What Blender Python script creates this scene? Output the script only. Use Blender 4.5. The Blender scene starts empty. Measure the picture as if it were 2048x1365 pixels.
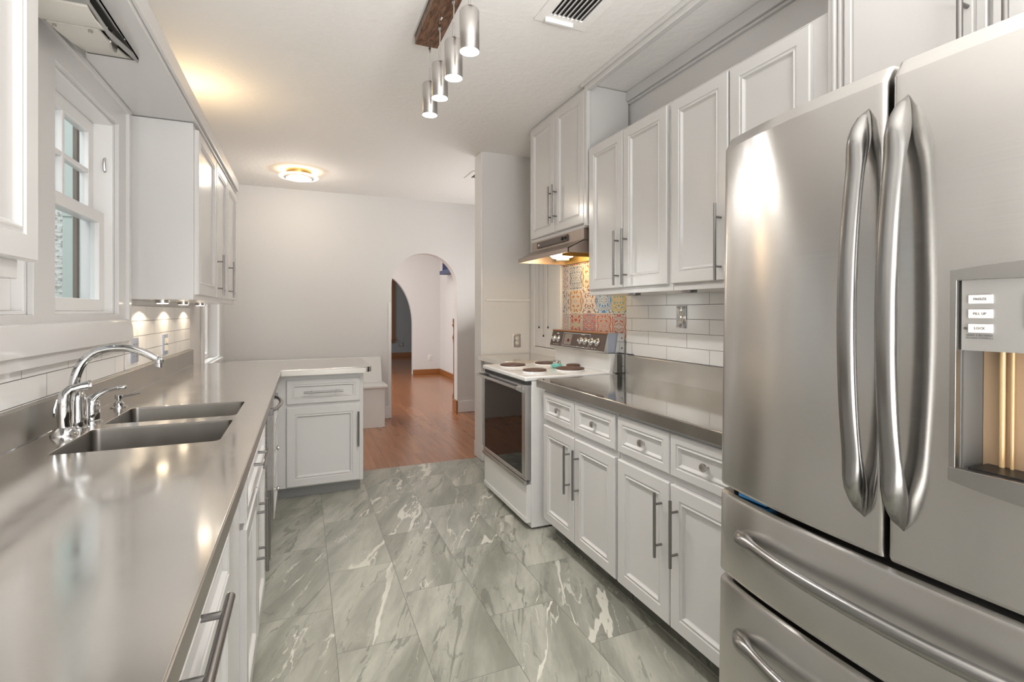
import bpy, bmesh, math, random
from mathutils import Vector, Matrix
random.seed(4)
SC = bpy.context.scene
COL = SC.collection
# ------------------------------------------------------------------ camera
F_PX, VPX, HY, CAM_H = 1000.0, 606.5, 624.0, 1.31
cam = bpy.data.cameras.new('camera'); camo = bpy.data.objects.new('camera', cam); COL.objects.link(camo)
cam.sensor_width = 36; cam.lens = F_PX / 2048 * 36; cam.clip_start = 0.02
cam.shift_y = -(682.5 - HY) / 2048
camo.location = (0, 0, CAM_H)
camo.rotation_euler = (math.pi / 2, 0, -math.atan((1024 - VPX) / F_PX))
SC.camera = camo
# ------------------------------------------------------------------ world, light, exposure
SC.view_settings.view_transform = 'Standard'; SC.view_settings.look = 'None'
SC.view_settings.gamma = 1; SC.view_settings.use_curve_mapping = False
SC.view_settings.exposure = 0.14
w = bpy.data.worlds.new('world'); SC.world = w; w.use_nodes = True
w.node_tree.nodes['Background'].inputs[0].default_value = (0.93, 0.97, 1.0, 1)
w.node_tree.nodes['Background'].inputs[1].default_value = .62

def area(name, loc, direction, sx, sy, power, color=(1, 1, 1), spread=180):
    l = bpy.data.lights.new(name, 'AREA'); l.shape = 'RECTANGLE'; l.size = sx; l.size_y = sy
    l.energy = power; l.color = color; l.spread = math.radians(spread)
    o = bpy.data.objects.new(name, l); COL.objects.link(o); o.location = loc
    o.rotation_euler = Vector(direction).to_track_quat('-Z', 'Y').to_euler()
    return o
def spot(name, loc, direction, power, color, angle, blend=.5, rad=.02):
    l = bpy.data.lights.new(name, 'SPOT'); l.energy = power; l.color = color
    l.spot_size = math.radians(angle); l.spot_blend = blend; l.shadow_soft_size = rad
    o = bpy.data.objects.new(name, l); COL.objects.link(o); o.location = loc
    o.rotation_euler = Vector(direction).to_track_quat('-Z', 'Y').to_euler()
    return o
def point(name, loc, power, color, rad=.05):
    l = bpy.data.lights.new(name, 'POINT'); l.energy = power; l.color = color; l.shadow_soft_size = rad
    o = bpy.data.objects.new(name, l); COL.objects.link(o); o.location = loc
    return o
WARM = (1.0, .72, .42)
area('fill_rear', (.55, -2.35, 1.75), (.1, 1, .05), 2.5, 1.5, 50, (1, .985, .96))  # added fill light set in the unseen rear opening
area('fill_up_kitchen_rear', (.60, -1.0, 1.0), (.05, .75, 1), 1.2, 1.0, 62, (1, .98, .96), 115)  # unseen upward fill added behind the camera, bounces off the ceiling
area('fill_up_dining', (2.3, 5.2, 1.2), (-.45, 0, 1), 1.2, 1.2, 16, (1, .98, .95))  # unseen upward fill added to brighten the dining end
area('skylight_sink_window', (-1.75, 1.9, 3.7), (.9, .3, -1.9), 1.2, 1.6, 48, (.95, .98, 1))
area('skylight_far_window', (-1.8, 5.4, 3.7), (.9, 0, -1.9), 1.2, 1.2, 110, (.95, .98, 1))
area('fill_hall', (-2.8, 8.3, 1.9), (1, 0, 0), 2.4, 1.8, 75, (1, .98, .95))  # unseen fill added at the left side of the hall
area('fill_hall_high', (.8, 8.2, 3.1), (0, 0, -1), 2.5, 2.5, 45, (1, .98, .95))  # unseen downward fill added below the hall ceiling
area('fill_far_room', (-.5, 12.5, 1.8), (1, .1, 0), 1.5, 1.5, 12, (.95, .98, 1))  # unseen side fill added for the far room

# ------------------------------------------------------------------ node helpers
def new_mat(name):
    m = bpy.data.materials.new(name); m.use_nodes = True
    return m, m.node_tree, m.node_tree.nodes['Principled BSDF']
def pbr(name, col, rough=.5, metal=0., bump=0., bscale=60., spec=.5, coat=0., emit=None, estr=0., var=0.):
    m, nt, b = new_mat(name)
    b.inputs['Base Color'].default_value = (*col, 1); b.inputs['Roughness'].default_value = rough
    b.inputs['Metallic'].default_value = metal; b.inputs['Specular IOR Level'].default_value = spec
    b.inputs['Coat Weight'].default_value = coat; b.inputs['Coat Roughness'].default_value = .08
    if emit:
        b.inputs['Emission Color'].default_value = (*emit, 1); b.inputs['Emission Strength'].default_value = estr
    if bump or var:
        n = nt.nodes.new('ShaderNodeTexNoise'); n.inputs['Scale'].default_value = bscale; n.inputs['Detail'].default_value = 4
        g = nt.nodes.new('ShaderNodeNewGeometry'); nt.links.new(g.outputs['Position'], n.inputs['Vector'])
        if bump:
            bp = nt.nodes.new('ShaderNodeBump'); bp.inputs['Strength'].default_value = bump; bp.inputs['Distance'].default_value = .004
            nt.links.new(n.outputs['Fac'], bp.inputs['Height']); nt.links.new(bp.outputs['Normal'], b.inputs['Normal'])
        if var:
            mr = nt.nodes.new('ShaderNodeMapRange'); mr.inputs['To Min'].default_value = rough - var; mr.inputs['To Max'].default_value = rough + var
            mr.inputs['From Min'].default_value = .3; mr.inputs['From Max'].default_value = .7
            nt.links.new(n.outputs['Fac'], mr.inputs['Value']); nt.links.new(mr.outputs['Result'], b.inputs['Roughness'])
    return m
class NG:
    def __init__(s, nt): s.nt = nt
    def m(s, op, a, b=None, c=None):
        n = s.nt.nodes.new('ShaderNodeMath'); n.operation = op
        for i, v in enumerate((a, b, c)):
            if v is None: continue
            if isinstance(v, (int, float)): n.inputs[i].default_value = v
            else: s.nt.links.new(v, n.inputs[i])
        return n.outputs[0]
    def pos(s):
        g = s.nt.nodes.new('ShaderNodeNewGeometry'); x = s.nt.nodes.new('ShaderNodeSeparateXYZ')
        s.nt.links.new(g.outputs['Position'], x.inputs[0]); return x.outputs
    def vec(s, x, y, z=0.):
        n = s.nt.nodes.new('ShaderNodeCombineXYZ')
        for i, v in enumerate((x, y, z)):
            if isinstance(v, (int, float)): n.inputs[i].default_value = v
            else: s.nt.links.new(v, n.inputs[i])
        return n.outputs[0]
    def mix(s, f, a, b):
        n = s.nt.nodes.new('ShaderNodeMix'); n.data_type = 'RGBA'
        for i, v in ((0, f), (6, a), (7, b)):
            if isinstance(v, (int, float)): n.inputs[i].default_value = v
            elif isinstance(v, tuple): n.inputs[i].default_value = (*v, 1)
            else: s.nt.links.new(v, n.inputs[i])
        return n.outputs[2]
    def noise(s, vec, scale, detail=4, dist=0., rough=.5):
        n = s.nt.nodes.new('ShaderNodeTexNoise'); n.inputs['Scale'].default_value = scale
        n.inputs['Detail'].default_value = detail; n.inputs['Distortion'].default_value = dist; n.inputs['Roughness'].default_value = rough
        s.nt.links.new(vec, n.inputs['Vector']); return n.outputs['Fac']
    def ramp(s, f, lo, hi, t0=0., t1=1.):
        n = s.nt.nodes.new('ShaderNodeMapRange'); n.interpolation_type = 'SMOOTHSTEP'
        n.inputs['From Min'].default_value = lo; n.inputs['From Max'].default_value = hi
        n.inputs['To Min'].default_value = t0; n.inputs['To Max'].default_value = t1
        s.nt.links.new(f, n.inputs['Value']); return n.outputs[0]
    def rnd(s, vec):
        n = s.nt.nodes.new('ShaderNodeTexWhiteNoise'); n.noise_dimensions = '3D'
        s.nt.links.new(vec, n.inputs['Vector']); return n.outputs
    def grid(s, u, v, L, h, u0, v0, g, shift=.5):
        """running bond: joint mask (1 in the joint), random per tile"""
        a = s.m('DIVIDE', s.m('SUBTRACT', v, v0), h); row = s.m('FLOOR', a); fv = s.m('FRACT', a)
        sh = s.m('MULTIPLY', s.m('FLOORED_MODULO', row, 2.), shift)
        b = s.m('ADD', s.m('DIVIDE', s.m('SUBTRACT', u, u0), L), sh); cu = s.m('FLOOR', b); fu = s.m('FRACT', b)
        du = s.m('MULTIPLY', s.m('MINIMUM', fu, s.m('SUBTRACT', 1., fu)), L)
        dv = s.m('MULTIPLY', s.m('MINIMUM', fv, s.m('SUBTRACT', 1., fv)), h)
        d = s.m('MINIMUM', du, dv)
        return s.ramp(d, g * .6, g, 1., 0.), s.rnd(s.vec(cu, row, 0.)), cu, row
    def bump(s, h, b, strength=.3, dist=.002, inv=True):
        n = s.nt.nodes.new('ShaderNodeBump'); n.inputs['Strength'].default_value = strength
        n.inputs['Distance'].default_value = dist; n.invert = inv
        s.nt.links.new(h, n.inputs['Height']); s.nt.links.new(n.outputs[0], b.inputs['Normal'])

M = {}
M['wall'] = pbr('wall_paint', (.68, .67, .66), .55, bump=.08, bscale=120)
M['walld'] = pbr('wall_paint_grey', (.42, .41, .395), .6)
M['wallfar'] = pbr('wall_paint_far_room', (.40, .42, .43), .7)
M['ceil'] = pbr('ceiling_paint', (.83, .815, .795), .8, bump=.7, bscale=26)
M['cab'] = pbr('cabinet_paint', (.62, .61, .60), .22, coat=.25)
M['trim'] = pbr('trim_paint', (.76, .75, .74), .3)
M['white'] = pbr('white_enamel', (.78, .775, .76), .16, coat=.4)
M['nickel'] = pbr('brushed_nickel_dark', (.27, .26, .255), .32, 1.)
M['nickel2'] = pbr('brushed_nickel', (.55, .53, .51), .28, 1.)
M['chrome'] = pbr('chrome', (.62, .63, .64), .05, 1.)
M['alum'] = pbr('aluminium', (.62, .61, .60), .3, 1.)
M['black'] = pbr('black_plastic', (.012, .012, .012), .4)
M['blackglass'] = pbr('oven_glass', (.004, .004, .004), .03, spec=.45)
M['dark'] = pbr('dark_gap', (.03, .03, .028), .6)
M['grey'] = pbr('grey_plastic', (.30, .295, .285), .4)
M['beige'] = pbr('beige_enamel', (.62, .59, .53), .25)
M['panelbrown'] = pbr('brown_control_face', (.075, .048, .035), .35)
M['woodtrim'] = pbr('varnished_wood', (.30, .115, .035), .35, bump=.1)
M['navy'] = pbr('navy_paint', (.045, .065, .15), .5)
M['teal'] = pbr('teal_glaze', (.16, .52, .47), .25)
M['green'] = pbr('shutter_paint', (.58, .66, .61), .6)
M['coil'] = pbr('burner_cover', (.115, .06, .045), .45, .3, bump=.2, bscale=90)
M['label'] = pbr('label_white', (.78, .76, .73), .4)
M['ink'] = pbr('printed_ink', (.06, .06, .06), .6)
M['blue'] = pbr('blue_sticker', (.04, .22, .5), .4)
M['bluegrey'] = pbr('steel_plate', (.42, .46, .56), .3, .6)
M['ivory'] = pbr('ivory_plastic', (.75, .70, .60), .35)
M['bulb'] = pbr('lamp_lens', (1, 1, 1), .4, emit=(1, .98, .94), estr=14)
M['bulbw'] = pbr('warm_lamp_lens', (1, .95, .85), .4, emit=(1, .86, .62), estr=9)
M['frosted'] = pbr('frosted_rim', (.85, .80, .72), .3, emit=(1, .85, .65), estr=.8)
M['gold'] = pbr('lamplit_filter_metal', (.60, .43, .16), .35, .8)  # golden glow of the hood lamp put into the filter colour
M['taupe'] = pbr('hood_enamel', (.33, .265, .225), .3, .5)
M['red'] = pbr('red_paint', (.6, .06, .03), .5)
def wood_board():
    m, nt, b = new_mat('walnut_veneer'); n = NG(nt); x, y, z = n.pos()
    v = n.vec(n.m('MULTIPLY', x, 5.), y, z)
    f = n.noise(v, 7, 5, 3.)
    nt.links.new(n.mix(n.ramp(f, .35, .65), (.07, .033, .018), (.22, .115, .065)), b.inputs['Base Color'])
    b.inputs['Roughness'].default_value = .4; return m
M['walnut'] = wood_board()
def steel(name, col, rough, axis, aniso=.0, amp=.06):
    m, nt, b = new_mat(name); n = NG(nt); x, y, z = n.pos()
    s = {'y': n.vec(n.m('MULTIPLY', x, 60.), n.m('MULTIPLY', y, 1.2), n.m('MULTIPLY', z, 60.)),
         'z': n.vec(x, n.m('MULTIPLY', y, 2.), n.m('MULTIPLY', z, 160.)),
         'c': n.vec(n.m('MULTIPLY', x, 2.), n.m('MULTIPLY', y, 2.), z)}[axis]
    f = n.noise(s, 3 if axis != 'c' else 2.2, 5)
    nt.links.new(n.ramp(f, .3, .7, rough - amp, rough + amp), b.inputs['Roughness'])
    c2 = tuple(k * (.97 if axis == 'z' else .92) for k in col)
    nt.links.new(n.mix(n.ramp(f, .3, .7), c2, col), b.inputs['Base Color'])
    b.inputs['Metallic'].default_value = 1.
    b.inputs['Anisotropic'].default_value = aniso; b.inputs['Anisotropic Rotation'].default_value = .25
    if aniso:
        t = nt.nodes.new('ShaderNodeTangent'); t.direction_type = 'RADIAL'; t.axis = 'Z'
        nt.links.new(t.outputs[0], b.inputs['Tangent'])
    # slight unevenness of sheet metal
    if rough > .34: return m
    u = n.noise(n.vec(x, y, z), 3.5 if axis != 'z' else 2.2, 2)
    n.bump(u, b, .02 if axis != 'z' else .10, .02, False)
    return m
M['steelc'] = steel('counter_steel', (.84, .81, .765), .13, 'c', 0., .045)
M['steelu'] = steel('dimmed_steel', (.43, .405, .37), .36, 'c')  # counter steel darkened, dark room reflections put into the colour
M['steelr'] = steel('counter_steel_polished', (.60, .575, .535), .075, 'c', 0., .03)
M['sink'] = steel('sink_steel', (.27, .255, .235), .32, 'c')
M['fridge'] = steel('fridge_steel', (.60, .585, .565), .235, 'z', .86, .010)
M['fhandle'] = pbr('fridge_handle_steel', (.30, .295, .285), .25, 1.)
M['dwsteel'] = steel('dishwasher_steel', (.36, .35, .34), .3, 'z', .3)

def floor_marble(dark=1., name='marble_tile', vert=False):
    m, nt, b = new_mat(name); n = NG(nt); x, y, z = n.pos()
    if vert: J, R, cu, row = n.grid(y, z, .64, 10., 1.70, -5., .0015)
    else: J, R, cu, row = n.grid(y, x, .64, .311, 1.70, -.193, .0017)
    off = n.vec(n.m('MULTIPLY', R[0], 17.), n.m('MULTIPLY', R[0], 5.), n.m('MULTIPLY', R[0], 9.))
    va = nt.nodes.new('ShaderNodeVectorMath'); va.operation = 'ADD'
    # veins run obliquely to the joints
    p = n.vec(n.m('ADD', n.m('MULTIPLY', x, 2.0), n.m('MULTIPLY', y, -.85)), n.m('ADD', n.m('MULTIPLY', x, .22), n.m('MULTIPLY', y, .40)), z)
    nt.links.new(p, va.inputs[0]); nt.links.new(off, va.inputs[1]); P = va.outputs[0]
    cloud = n.noise(P, 2.4, 9, .5, .62)
    fine = n.noise(P, 9, 8, .3, .65)
    def vein(sc, det, dist, wd, centre=.5):
        v = n.m('ABSOLUTE', n.m('SUBTRACT', n.noise(P, sc, det, dist, .5), centre))
        wdt = n.m('ADD', .0012, n.m('MULTIPLY', n.ramp(n.noise(P, sc * 4.3, 4), .42, .66), wd))
        return n.ramp(n.m('DIVIDE', v, wdt), .55, 1.0, 1., 0.)
    gate = n.ramp(n.noise(P, 1.3, 2), .44, .52)
    gate2 = n.ramp(n.noise(P, 2.6, 2), .50, .58)
    base = n.mix(n.ramp(cloud, .33, .66), (.225, .225, .185), (.475, .47, .405))
    base = n.mix(n.m('MULTIPLY', n.ramp(fine, .42, .66), .45), base, (.245, .25, .212))
    base = n.mix(n.m('MULTIPLY', vein(1.7, 9, .5, .02, .47), .6), base, (.13, .135, .11))
    base = n.mix(n.m('MULTIPLY', vein(3.1, 8, .4, .012, .53), .5), base, (.15, .155, .13))
    base = n.mix(n.m('MULTIPLY', vein(.95, 6, .15, .016), n.m('MULTIPLY', gate, .95)), base, (.72, .70, .62))
    base = n.mix(n.m('MULTIPLY', vein(2.3, 7, .2, .010), n.m('MULTIPLY', gate2, .8)), base, (.64, .63, .55))
    base = n.mix(n.m('MULTIPLY', R[0], .22), base, (.34, .35, .31))
    base = n.mix(n.m('MULTIPLY', J, .8), base, (.15, .15, .125))
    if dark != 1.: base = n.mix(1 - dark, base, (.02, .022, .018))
    nt.links.new(base, b.inputs['Base Color'])
    b.inputs['Roughness'].default_value = .30
    n.bump(J, b, .3, .001)
    return m
M['marble'] = floor_marble()
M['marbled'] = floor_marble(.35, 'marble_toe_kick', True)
def wood_floor():
    m, nt, b = new_mat('wood_planks'); n = NG(nt); x, y, z = n.pos()
    J, R, cu, row = n.grid(y, x, 1.15, .095, 0, 0, .0008, .37)
    v = n.vec(n.m('ADD', n.m('MULTIPLY', x, 9.), n.m('MULTIPLY', R[0], 20.)), n.m('MULTIPLY', y, .9), R[0])
    g = n.noise(v, 2.2, 4, .3)
    c = n.mix(n.ramp(g, .3, .7), (.31, .118, .042), (.40, .165, .066))
    c = n.mix(n.m('MULTIPLY', R[0], .45), c, (.215, .070, .022))
    c = n.mix(n.m('MULTIPLY', J, .6), c, (.08, .03, .01))
    nt.links.new(c, b.inputs['Base Color']); b.inputs['Roughness'].default_value = .24
    b.inputs['Coat Weight'].default_value = .25; b.inputs['Coat Roughness'].default_value = .2
    return m
M['wood'] = wood_floor()
def subway(name, u0, v0, h=.0787, L=.329):
    m, nt, b = new_mat(name); n = NG(nt); x, y, z = n.pos()
    J, R, cu, row = n.grid(y, z, L, h, u0, v0, .0016)
    c = n.mix(n.m('MULTIPLY', R[0], .3), (.74, .73, .715), (.68, .67, .655))
    nt.links.new(n.mix(J, c, (.12, .115, .11)), b.inputs['Base Color'])
    nt.links.new(n.ramp(J, 0, 1, .13, .6), b.inputs['Roughness'])
    n.bump(J, b, .5, .002); return m
M['subR'] = subway('subway_tile_right', 1.984, 1.348 - .0787 * 4)
M['subL'] = subway('subway_tile_left', 2.147, 1.026)
def brick():
    m, nt, b = new_mat('painted_brick'); n = NG(nt); x, y, z = n.pos()
    J, R, cu, row = n.grid(n.m('ADD', x, y), z, .21, .075, 0, 0, .006)
    f = n.noise(n.vec(x, y, z), 38, 6)
    nt.links.new(n.mix(n.ramp(f, .48, .62), (.86, .85, .82), (.42, .40, .36)), b.inputs['Base Color'])
    n.bump(n.m('ADD', n.m('MULTIPLY', f, -1.6), J), b, .9, .01); b.inputs['Roughness'].default_value = .8; return m
M['brick'] = brick()
def glass():
    m = bpy.data.materials.new('window_glass'); m.use_nodes = True; nt = m.node_tree
    nt.nodes.clear(); o = nt.nodes.new('ShaderNodeOutputMaterial'); t = nt.nodes.new('ShaderNodeBsdfTransparent')
    g = nt.nodes.new('ShaderNodeBsdfGlossy'); g.inputs['Roughness'].default_value = .02
    mx = nt.nodes.new('ShaderNodeMixShader'); mx.inputs[0].default_value = .07
    t.inputs[0].default_value = (.95, .97, .97, 1)
    nt.links.new(t.outputs[0], mx.inputs[1]); nt.links.new(g.outputs[0], mx.inputs[2]); nt.links.new(mx.outputs[0], o.inputs[0])
    return m
M['glass'] = glass()
def mosaic(i, y0, z0, w, h, ground, c1, c2, fr, ph, petals):
    """hand-painted tile: mirrored scrolls around the tile centre"""
    m, nt, b = new_mat('painted_tile_%d' % i); n = NG(nt); x, y, z = n.pos()
    u = n.m('ABSOLUTE', n.m('SUBTRACT', n.m('DIVIDE', n.m('SUBTRACT', y, y0), w), .5))
    v = n.m('ABSOLUTE', n.m('SUBTRACT', n.m('DIVIDE', n.m('SUBTRACT', z, z0), h), .5))
    r = n.m('SQRT', n.m('ADD', n.m('MULTIPLY', u, u), n.m('MULTIPLY', v, v)))
    th = n.m('ARCTAN2', v, u)
    du = n.m('SUBTRACT', u, .27); dv = n.m('SUBTRACT', v, .27)
    r2 = n.m('SQRT', n.m('ADD', n.m('MULTIPLY', du, du), n.m('MULTIPLY', dv, dv)))
    th2 = n.m('ARCTAN2', dv, du)
    pat = n.m('ADD', n.m('SINE', n.m('ADD', n.m('MULTIPLY', r, fr), n.m('MULTIPLY', n.m('COSINE', n.m('MULTIPLY', th, petals)), 2.2))),
              n.m('SINE', n.m('ADD', n.m('MULTIPLY', r2, fr * 1.1), n.m('MULTIPLY', th2, 2.))))
    line = n.ramp(n.m('ABSOLUTE', n.m('SUBTRACT', pat, ph)), .14, .30, 1., 0.)
    fill = n.ramp(pat, ph + .95, ph + 1.15)
    fill2 = n.ramp(n.m('MULTIPLY', pat, -1.), 1.0 - ph, 1.25 - ph)
    c = n.mix(fill, tuple(k * .92 for k in ground), tuple(k * .8 for k in c2)); c = n.mix(fill2, c, c1); c = n.mix(n.m('MULTIPLY', line, .85), c, tuple(k * .30 for k in c1))
    edge = n.ramp(n.m('MAXIMUM', u, v), .485, .495)
    mid = n.ramp(n.m('MINIMUM', u, v), .004, .008, .5, 0.)
    c = n.mix(edge, c, (.70, .67, .62)); c = n.mix(mid, c, (.66, .63, .58))
    nt.links.new(c, b.inputs['Base Color']); b.inputs['Roughness'].default_value = .25
    return m

# ------------------------------------------------------------------ geometry helpers
ORG = {}
class MB:
    def __init__(s): s.bm = bmesh.new()
    def box(s, x0, x1, y0, y1, z0, z1, mi=0):
        x0, x1 = sorted((x0, x1)); y0, y1 = sorted((y0, y1)); z0, z1 = sorted((z0, z1))
        v = [s.bm.verts.new((x, y, z)) for x in (x0, x1) for y in (y0, y1) for z in (z0, z1)]
        for f in ((0, 1, 3, 2), (4, 6, 7, 5), (0, 4, 5, 1), (2, 3, 7, 6), (0, 2, 6, 4), (1, 5, 7, 3)):
            fc = s.bm.faces.new([v[i] for i in f]); fc.material_index = mi
        return s
    def hexa(s, pts):
        """8 points: bottom 4 loop, top 4 loop"""
        v = [s.bm.verts.new(p) for p in pts]
        for f in ((3, 2, 1, 0), (4, 5, 6, 7), (0, 1, 5, 4), (1, 2, 6, 5), (2, 3, 7, 6), (3, 0, 4, 7)):
            s.bm.faces.new([v[i] for i in f])
        return s
    def loft(s, rings, cap=True, closed=True):
        R = [[s.bm.verts.new(p) for p in r] for r in rings]; n = len(R[0])
        for a, b in zip(R, R[1:]):
            for i in range(n if closed else n - 1):
                j = (i + 1) % n
                s.bm.faces.new((a[i], a[j], b[j], b[i]))
        if cap:
            s.bm.faces.new(list(reversed(R[0]))); s.bm.faces.new(R[-1])
        return s
    def tube(s, pts, rad, seg=12, flat=1.0, up=None):
        pts = [Vector(p) for p in pts]
        rr = rad if isinstance(rad, (list, tuple)) else [rad] * len(pts)
        rings = []; u = Vector(up) if up else None
        for i, p in enumerate(pts):
            t = (pts[min(i + 1, len(pts) - 1)] - pts[max(i - 1, 0)]).normalized()
            if u is None:
                u = t.orthogonal().normalized()
            u = (u - t * u.dot(t)).normalized(); v = t.cross(u)
            rings.append([p + (u * math.cos(a) * flat + v * math.sin(a)) * rr[i] for a in [2 * math.pi * k / seg for k in range(seg)]])
        return s.loft(rings)
    def cyl(s, p0, p1, r0, r1=None, seg=20):
        return s.tube([p0, p1], [r0, r0 if r1 is None else r1], seg)
    def lathe(s, c, prof, seg=28, axis=(0, 0, 1)):
        """prof: (radius, height along axis)"""
        ax = Vector(axis).normalized(); u = ax.orthogonal().normalized(); v = ax.cross(u); c = Vector(c)
        return s.loft([[c + ax * h + (u * math.cos(2 * math.pi * k / seg) + v * math.sin(2 * math.pi * k / seg)) * max(r, 1e-4) for k in range(seg)] for r, h in prof])
    def prism(s, outer, holes, mp, d0, d1):
        """polygon with holes, extruded from d0 to d1; mp(a, b, d) -> xyz"""
        bm = s.bm; lo = []
        for loop in [outer] + holes:
            lo.append([bm.verts.new(mp(a, b, d0)) for a, b in loop])
        ed = []
        for L in lo:
            for i in range(len(L)): ed.append(bm.edges.new((L[i], L[(i + 1) % len(L)])))
        res = bmesh.ops.triangle_fill(bm, use_beauty=True, use_dissolve=False, edges=ed)
        fs = [f for f in res['geom'] if isinstance(f, bmesh.types.BMFace)]
        hi = [[bm.verts.new(mp(a, b, d1)) for a, b in loop] for loop in [outer] + holes]
        mpv = {}
        for L, H in zip(lo, hi):
            for a, b in zip(L, H): mpv[a] = b
        for f in fs: bm.faces.new([mpv[v] for v in reversed(f.verts)])
        for L, H in zip(lo, hi):
            for i in range(len(L)):
                j = (i + 1) % len(L); bm.faces.new((L[i], L[j], H[j], H[i]))
        return s
    def panel(s, P, U, V, N, w, h, prof):
        """moulded front: prof = list of (inset, height above P plane); closed solid"""
        P, U, V, N = map(Vector, (P, U, V, N)); rings = []
        for a, d in prof:
            rings.append([P + U * x + V * y + N * d for x, y in ((a, a), (w - a, a), (w - a, h - a), (a, h - a))])
        return s.loft(rings)
    def build(s, name, mat, parent=None, bevel=0., smooth=True, segs=2, origin=None, ang=35):
        bm = s.bm; bmesh.ops.recalc_face_normals(bm, faces=bm.faces)
        if origin is not None: org = Vector(origin)
        elif parent is not None: org = ORG[parent.name]
        else:
            xs = [v.co.x for v in bm.verts]; ys = [v.co.y for v in bm.verts]; zs = [v.co.z for v in bm.verts]
            org = Vector(((min(xs) + max(xs)) / 2, (min(ys) + max(ys)) / 2, min(zs)))
        if smooth:
            lim = math.radians(ang)
            for f in bm.faces: f.smooth = True
            for e in bm.edges:
                if len(e.link_faces) != 2 or e.calc_face_angle(0) > lim: e.smooth = False
        bmesh.ops.translate(bm, verts=bm.verts, vec=-org)
        me = bpy.data.meshes.new(name); bm.to_mesh(me); bm.free()
        for mm in (mat if isinstance(mat, list) else [mat]): me.materials.append(M[mm] if isinstance(mm, str) else mm)
        o = bpy.data.objects.new(name, me); COL.objects.link(o)
        ORG[o.name] = org
        if parent is None: o.location = org
        else: o.parent = parent
        if bevel:
            b = o.modifiers.new('bevel', 'BEVEL'); b.width = bevel; b.segments = segs; b.limit_method = 'ANGLE'
            b.angle_limit = math.radians(40); b.harden_normals = True
        return o
def tag(o, label=None, cat=None, group=None, kind=None):
    if label: o['label'] = label
    if cat: o['category'] = cat
    if group: o['group'] = group
    if kind: o['kind'] = kind
    return o
def thing(name, loc, label, cat, group=None):
    o = bpy.data.objects.new(name, None); COL.objects.link(o); o.location = loc; o.empty_display_size = .1
    ORG[o.name] = Vector(loc); return tag(o, label, cat, group)
def struct(o): o['kind'] = 'structure'; return o
def srt(name, loc):
    o = bpy.data.objects.new(name, None); COL.objects.link(o); o.location = loc; ORG[o.name] = Vector(loc); return struct(o)
def arc(cx, cy, r, a0, a1, n, ry=None):
    ry = ry or r
    return [(cx + r * math.cos(a0 + (a1 - a0) * i / n), cy + ry * math.sin(a0 + (a1 - a0) * i / n)) for i in range(n + 1)]
XZ = lambda a, b, d: (a, d, b)
YZ = lambda a, b, d: (d, a, b)
XY = lambda a, b, d: (a, b, d)
def rect(a0, a1, b0, b1): return [(a0, b0), (a1, b0), (a1, b1), (a0, b1)]

# ================================================================== setting
XL, XR, CZ = -.80, 1.94, 2.72
struct(MB().box(XL - .2, 3.2, -2.5, 4.27, -.06, 0).build('floor', 'marble'))
struct(MB().box(-3.2, 4.2, 4.27, 15, -.06, 0).build('floor', 'wood'))
struct(MB().box(XL - .2, 3.2, -2.5, 6.27, CZ, CZ + .1).build('ceiling', 'ceil'))
struct(MB().box(-3.2, 4.2, 6.41, 15, 3.2, 3.3).build('ceiling', 'ceil'))
# left wall with the sink window pair and the far window
struct(MB().prism(rect(-2.5, 6.27, 0, CZ), [rect(1.40, 2.03, 1.30, 2.17), rect(2.18, 2.816, 1.30, 2.17), rect(4.97, 5.81, .85, 2.1)], YZ, XL - .12, XL).build('wall_left', 'wall', smooth=False))
struct(MB().box(XR, XR + .1, -2.5, 4.33, 0, CZ).build('wall_right', 'wall'))
struct(MB().box(1.458, XR + .0, 4.155, 4.33, 0, CZ).build('wall_partition', 'wall'))
struct(MB().box(3.2, 3.3, 4.2, 6.3, 0, 3.2).build('wall_dining_side', 'wall'))
struct(MB().box(XR + .1, 3.2, 4.2, 4.33, 0, CZ).build('wall_dining_near', 'wall'))
# back wall with the arch
A = [(XL - .2, 0), (1.005, 0), (1.005, 1.63)] + arc(1.425, 1.63, .42, math.pi, 0, 40)[1:-1] + [(1.845, 1.63), (1.845, 0), (3.3, 0), (3.3, 3.2), (XL - .2, 3.2)]
struct(MB().prism(A, [], XZ, 6.27, 6.41).build('wall_back', 'wall', ang=30))
A = [(-3.2, 0), (.80, 0), (.80, 1.02)] + arc(1.45, 1.02, .65, math.pi, 0, 40, 1.05)[1:-1] + [(2.10, 1.02), (2.10, 0), (2.78, 0), (2.78, 3.2), (-3.2, 3.2)]
struct(MB().prism(A, [], XZ, 10.38, 10.50).build('wall_hall_back', 'wall', ang=30))
struct(MB().box(2.68, 2.78, 6.41, 10.38, 0, 3.2).build('wall_hall_right', 'wall'))
struct(MB().box(-3.2, -3.1, 6.41, 10.38, 0, 3.2).build('wall_hall_left', 'wall'))
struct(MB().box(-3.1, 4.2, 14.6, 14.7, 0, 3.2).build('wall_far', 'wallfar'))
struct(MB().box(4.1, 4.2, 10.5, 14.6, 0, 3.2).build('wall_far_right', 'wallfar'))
# rear of the kitchen, behind the camera: wide opening added for the fill light
struct(MB().prism(rect(XL - .2, XR + .1, 0, CZ), [rect(-.65, 1.8, .95, 2.5)], XZ, -2.6, -2.5).build('wall_rear', 'wall', smooth=False))
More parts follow.
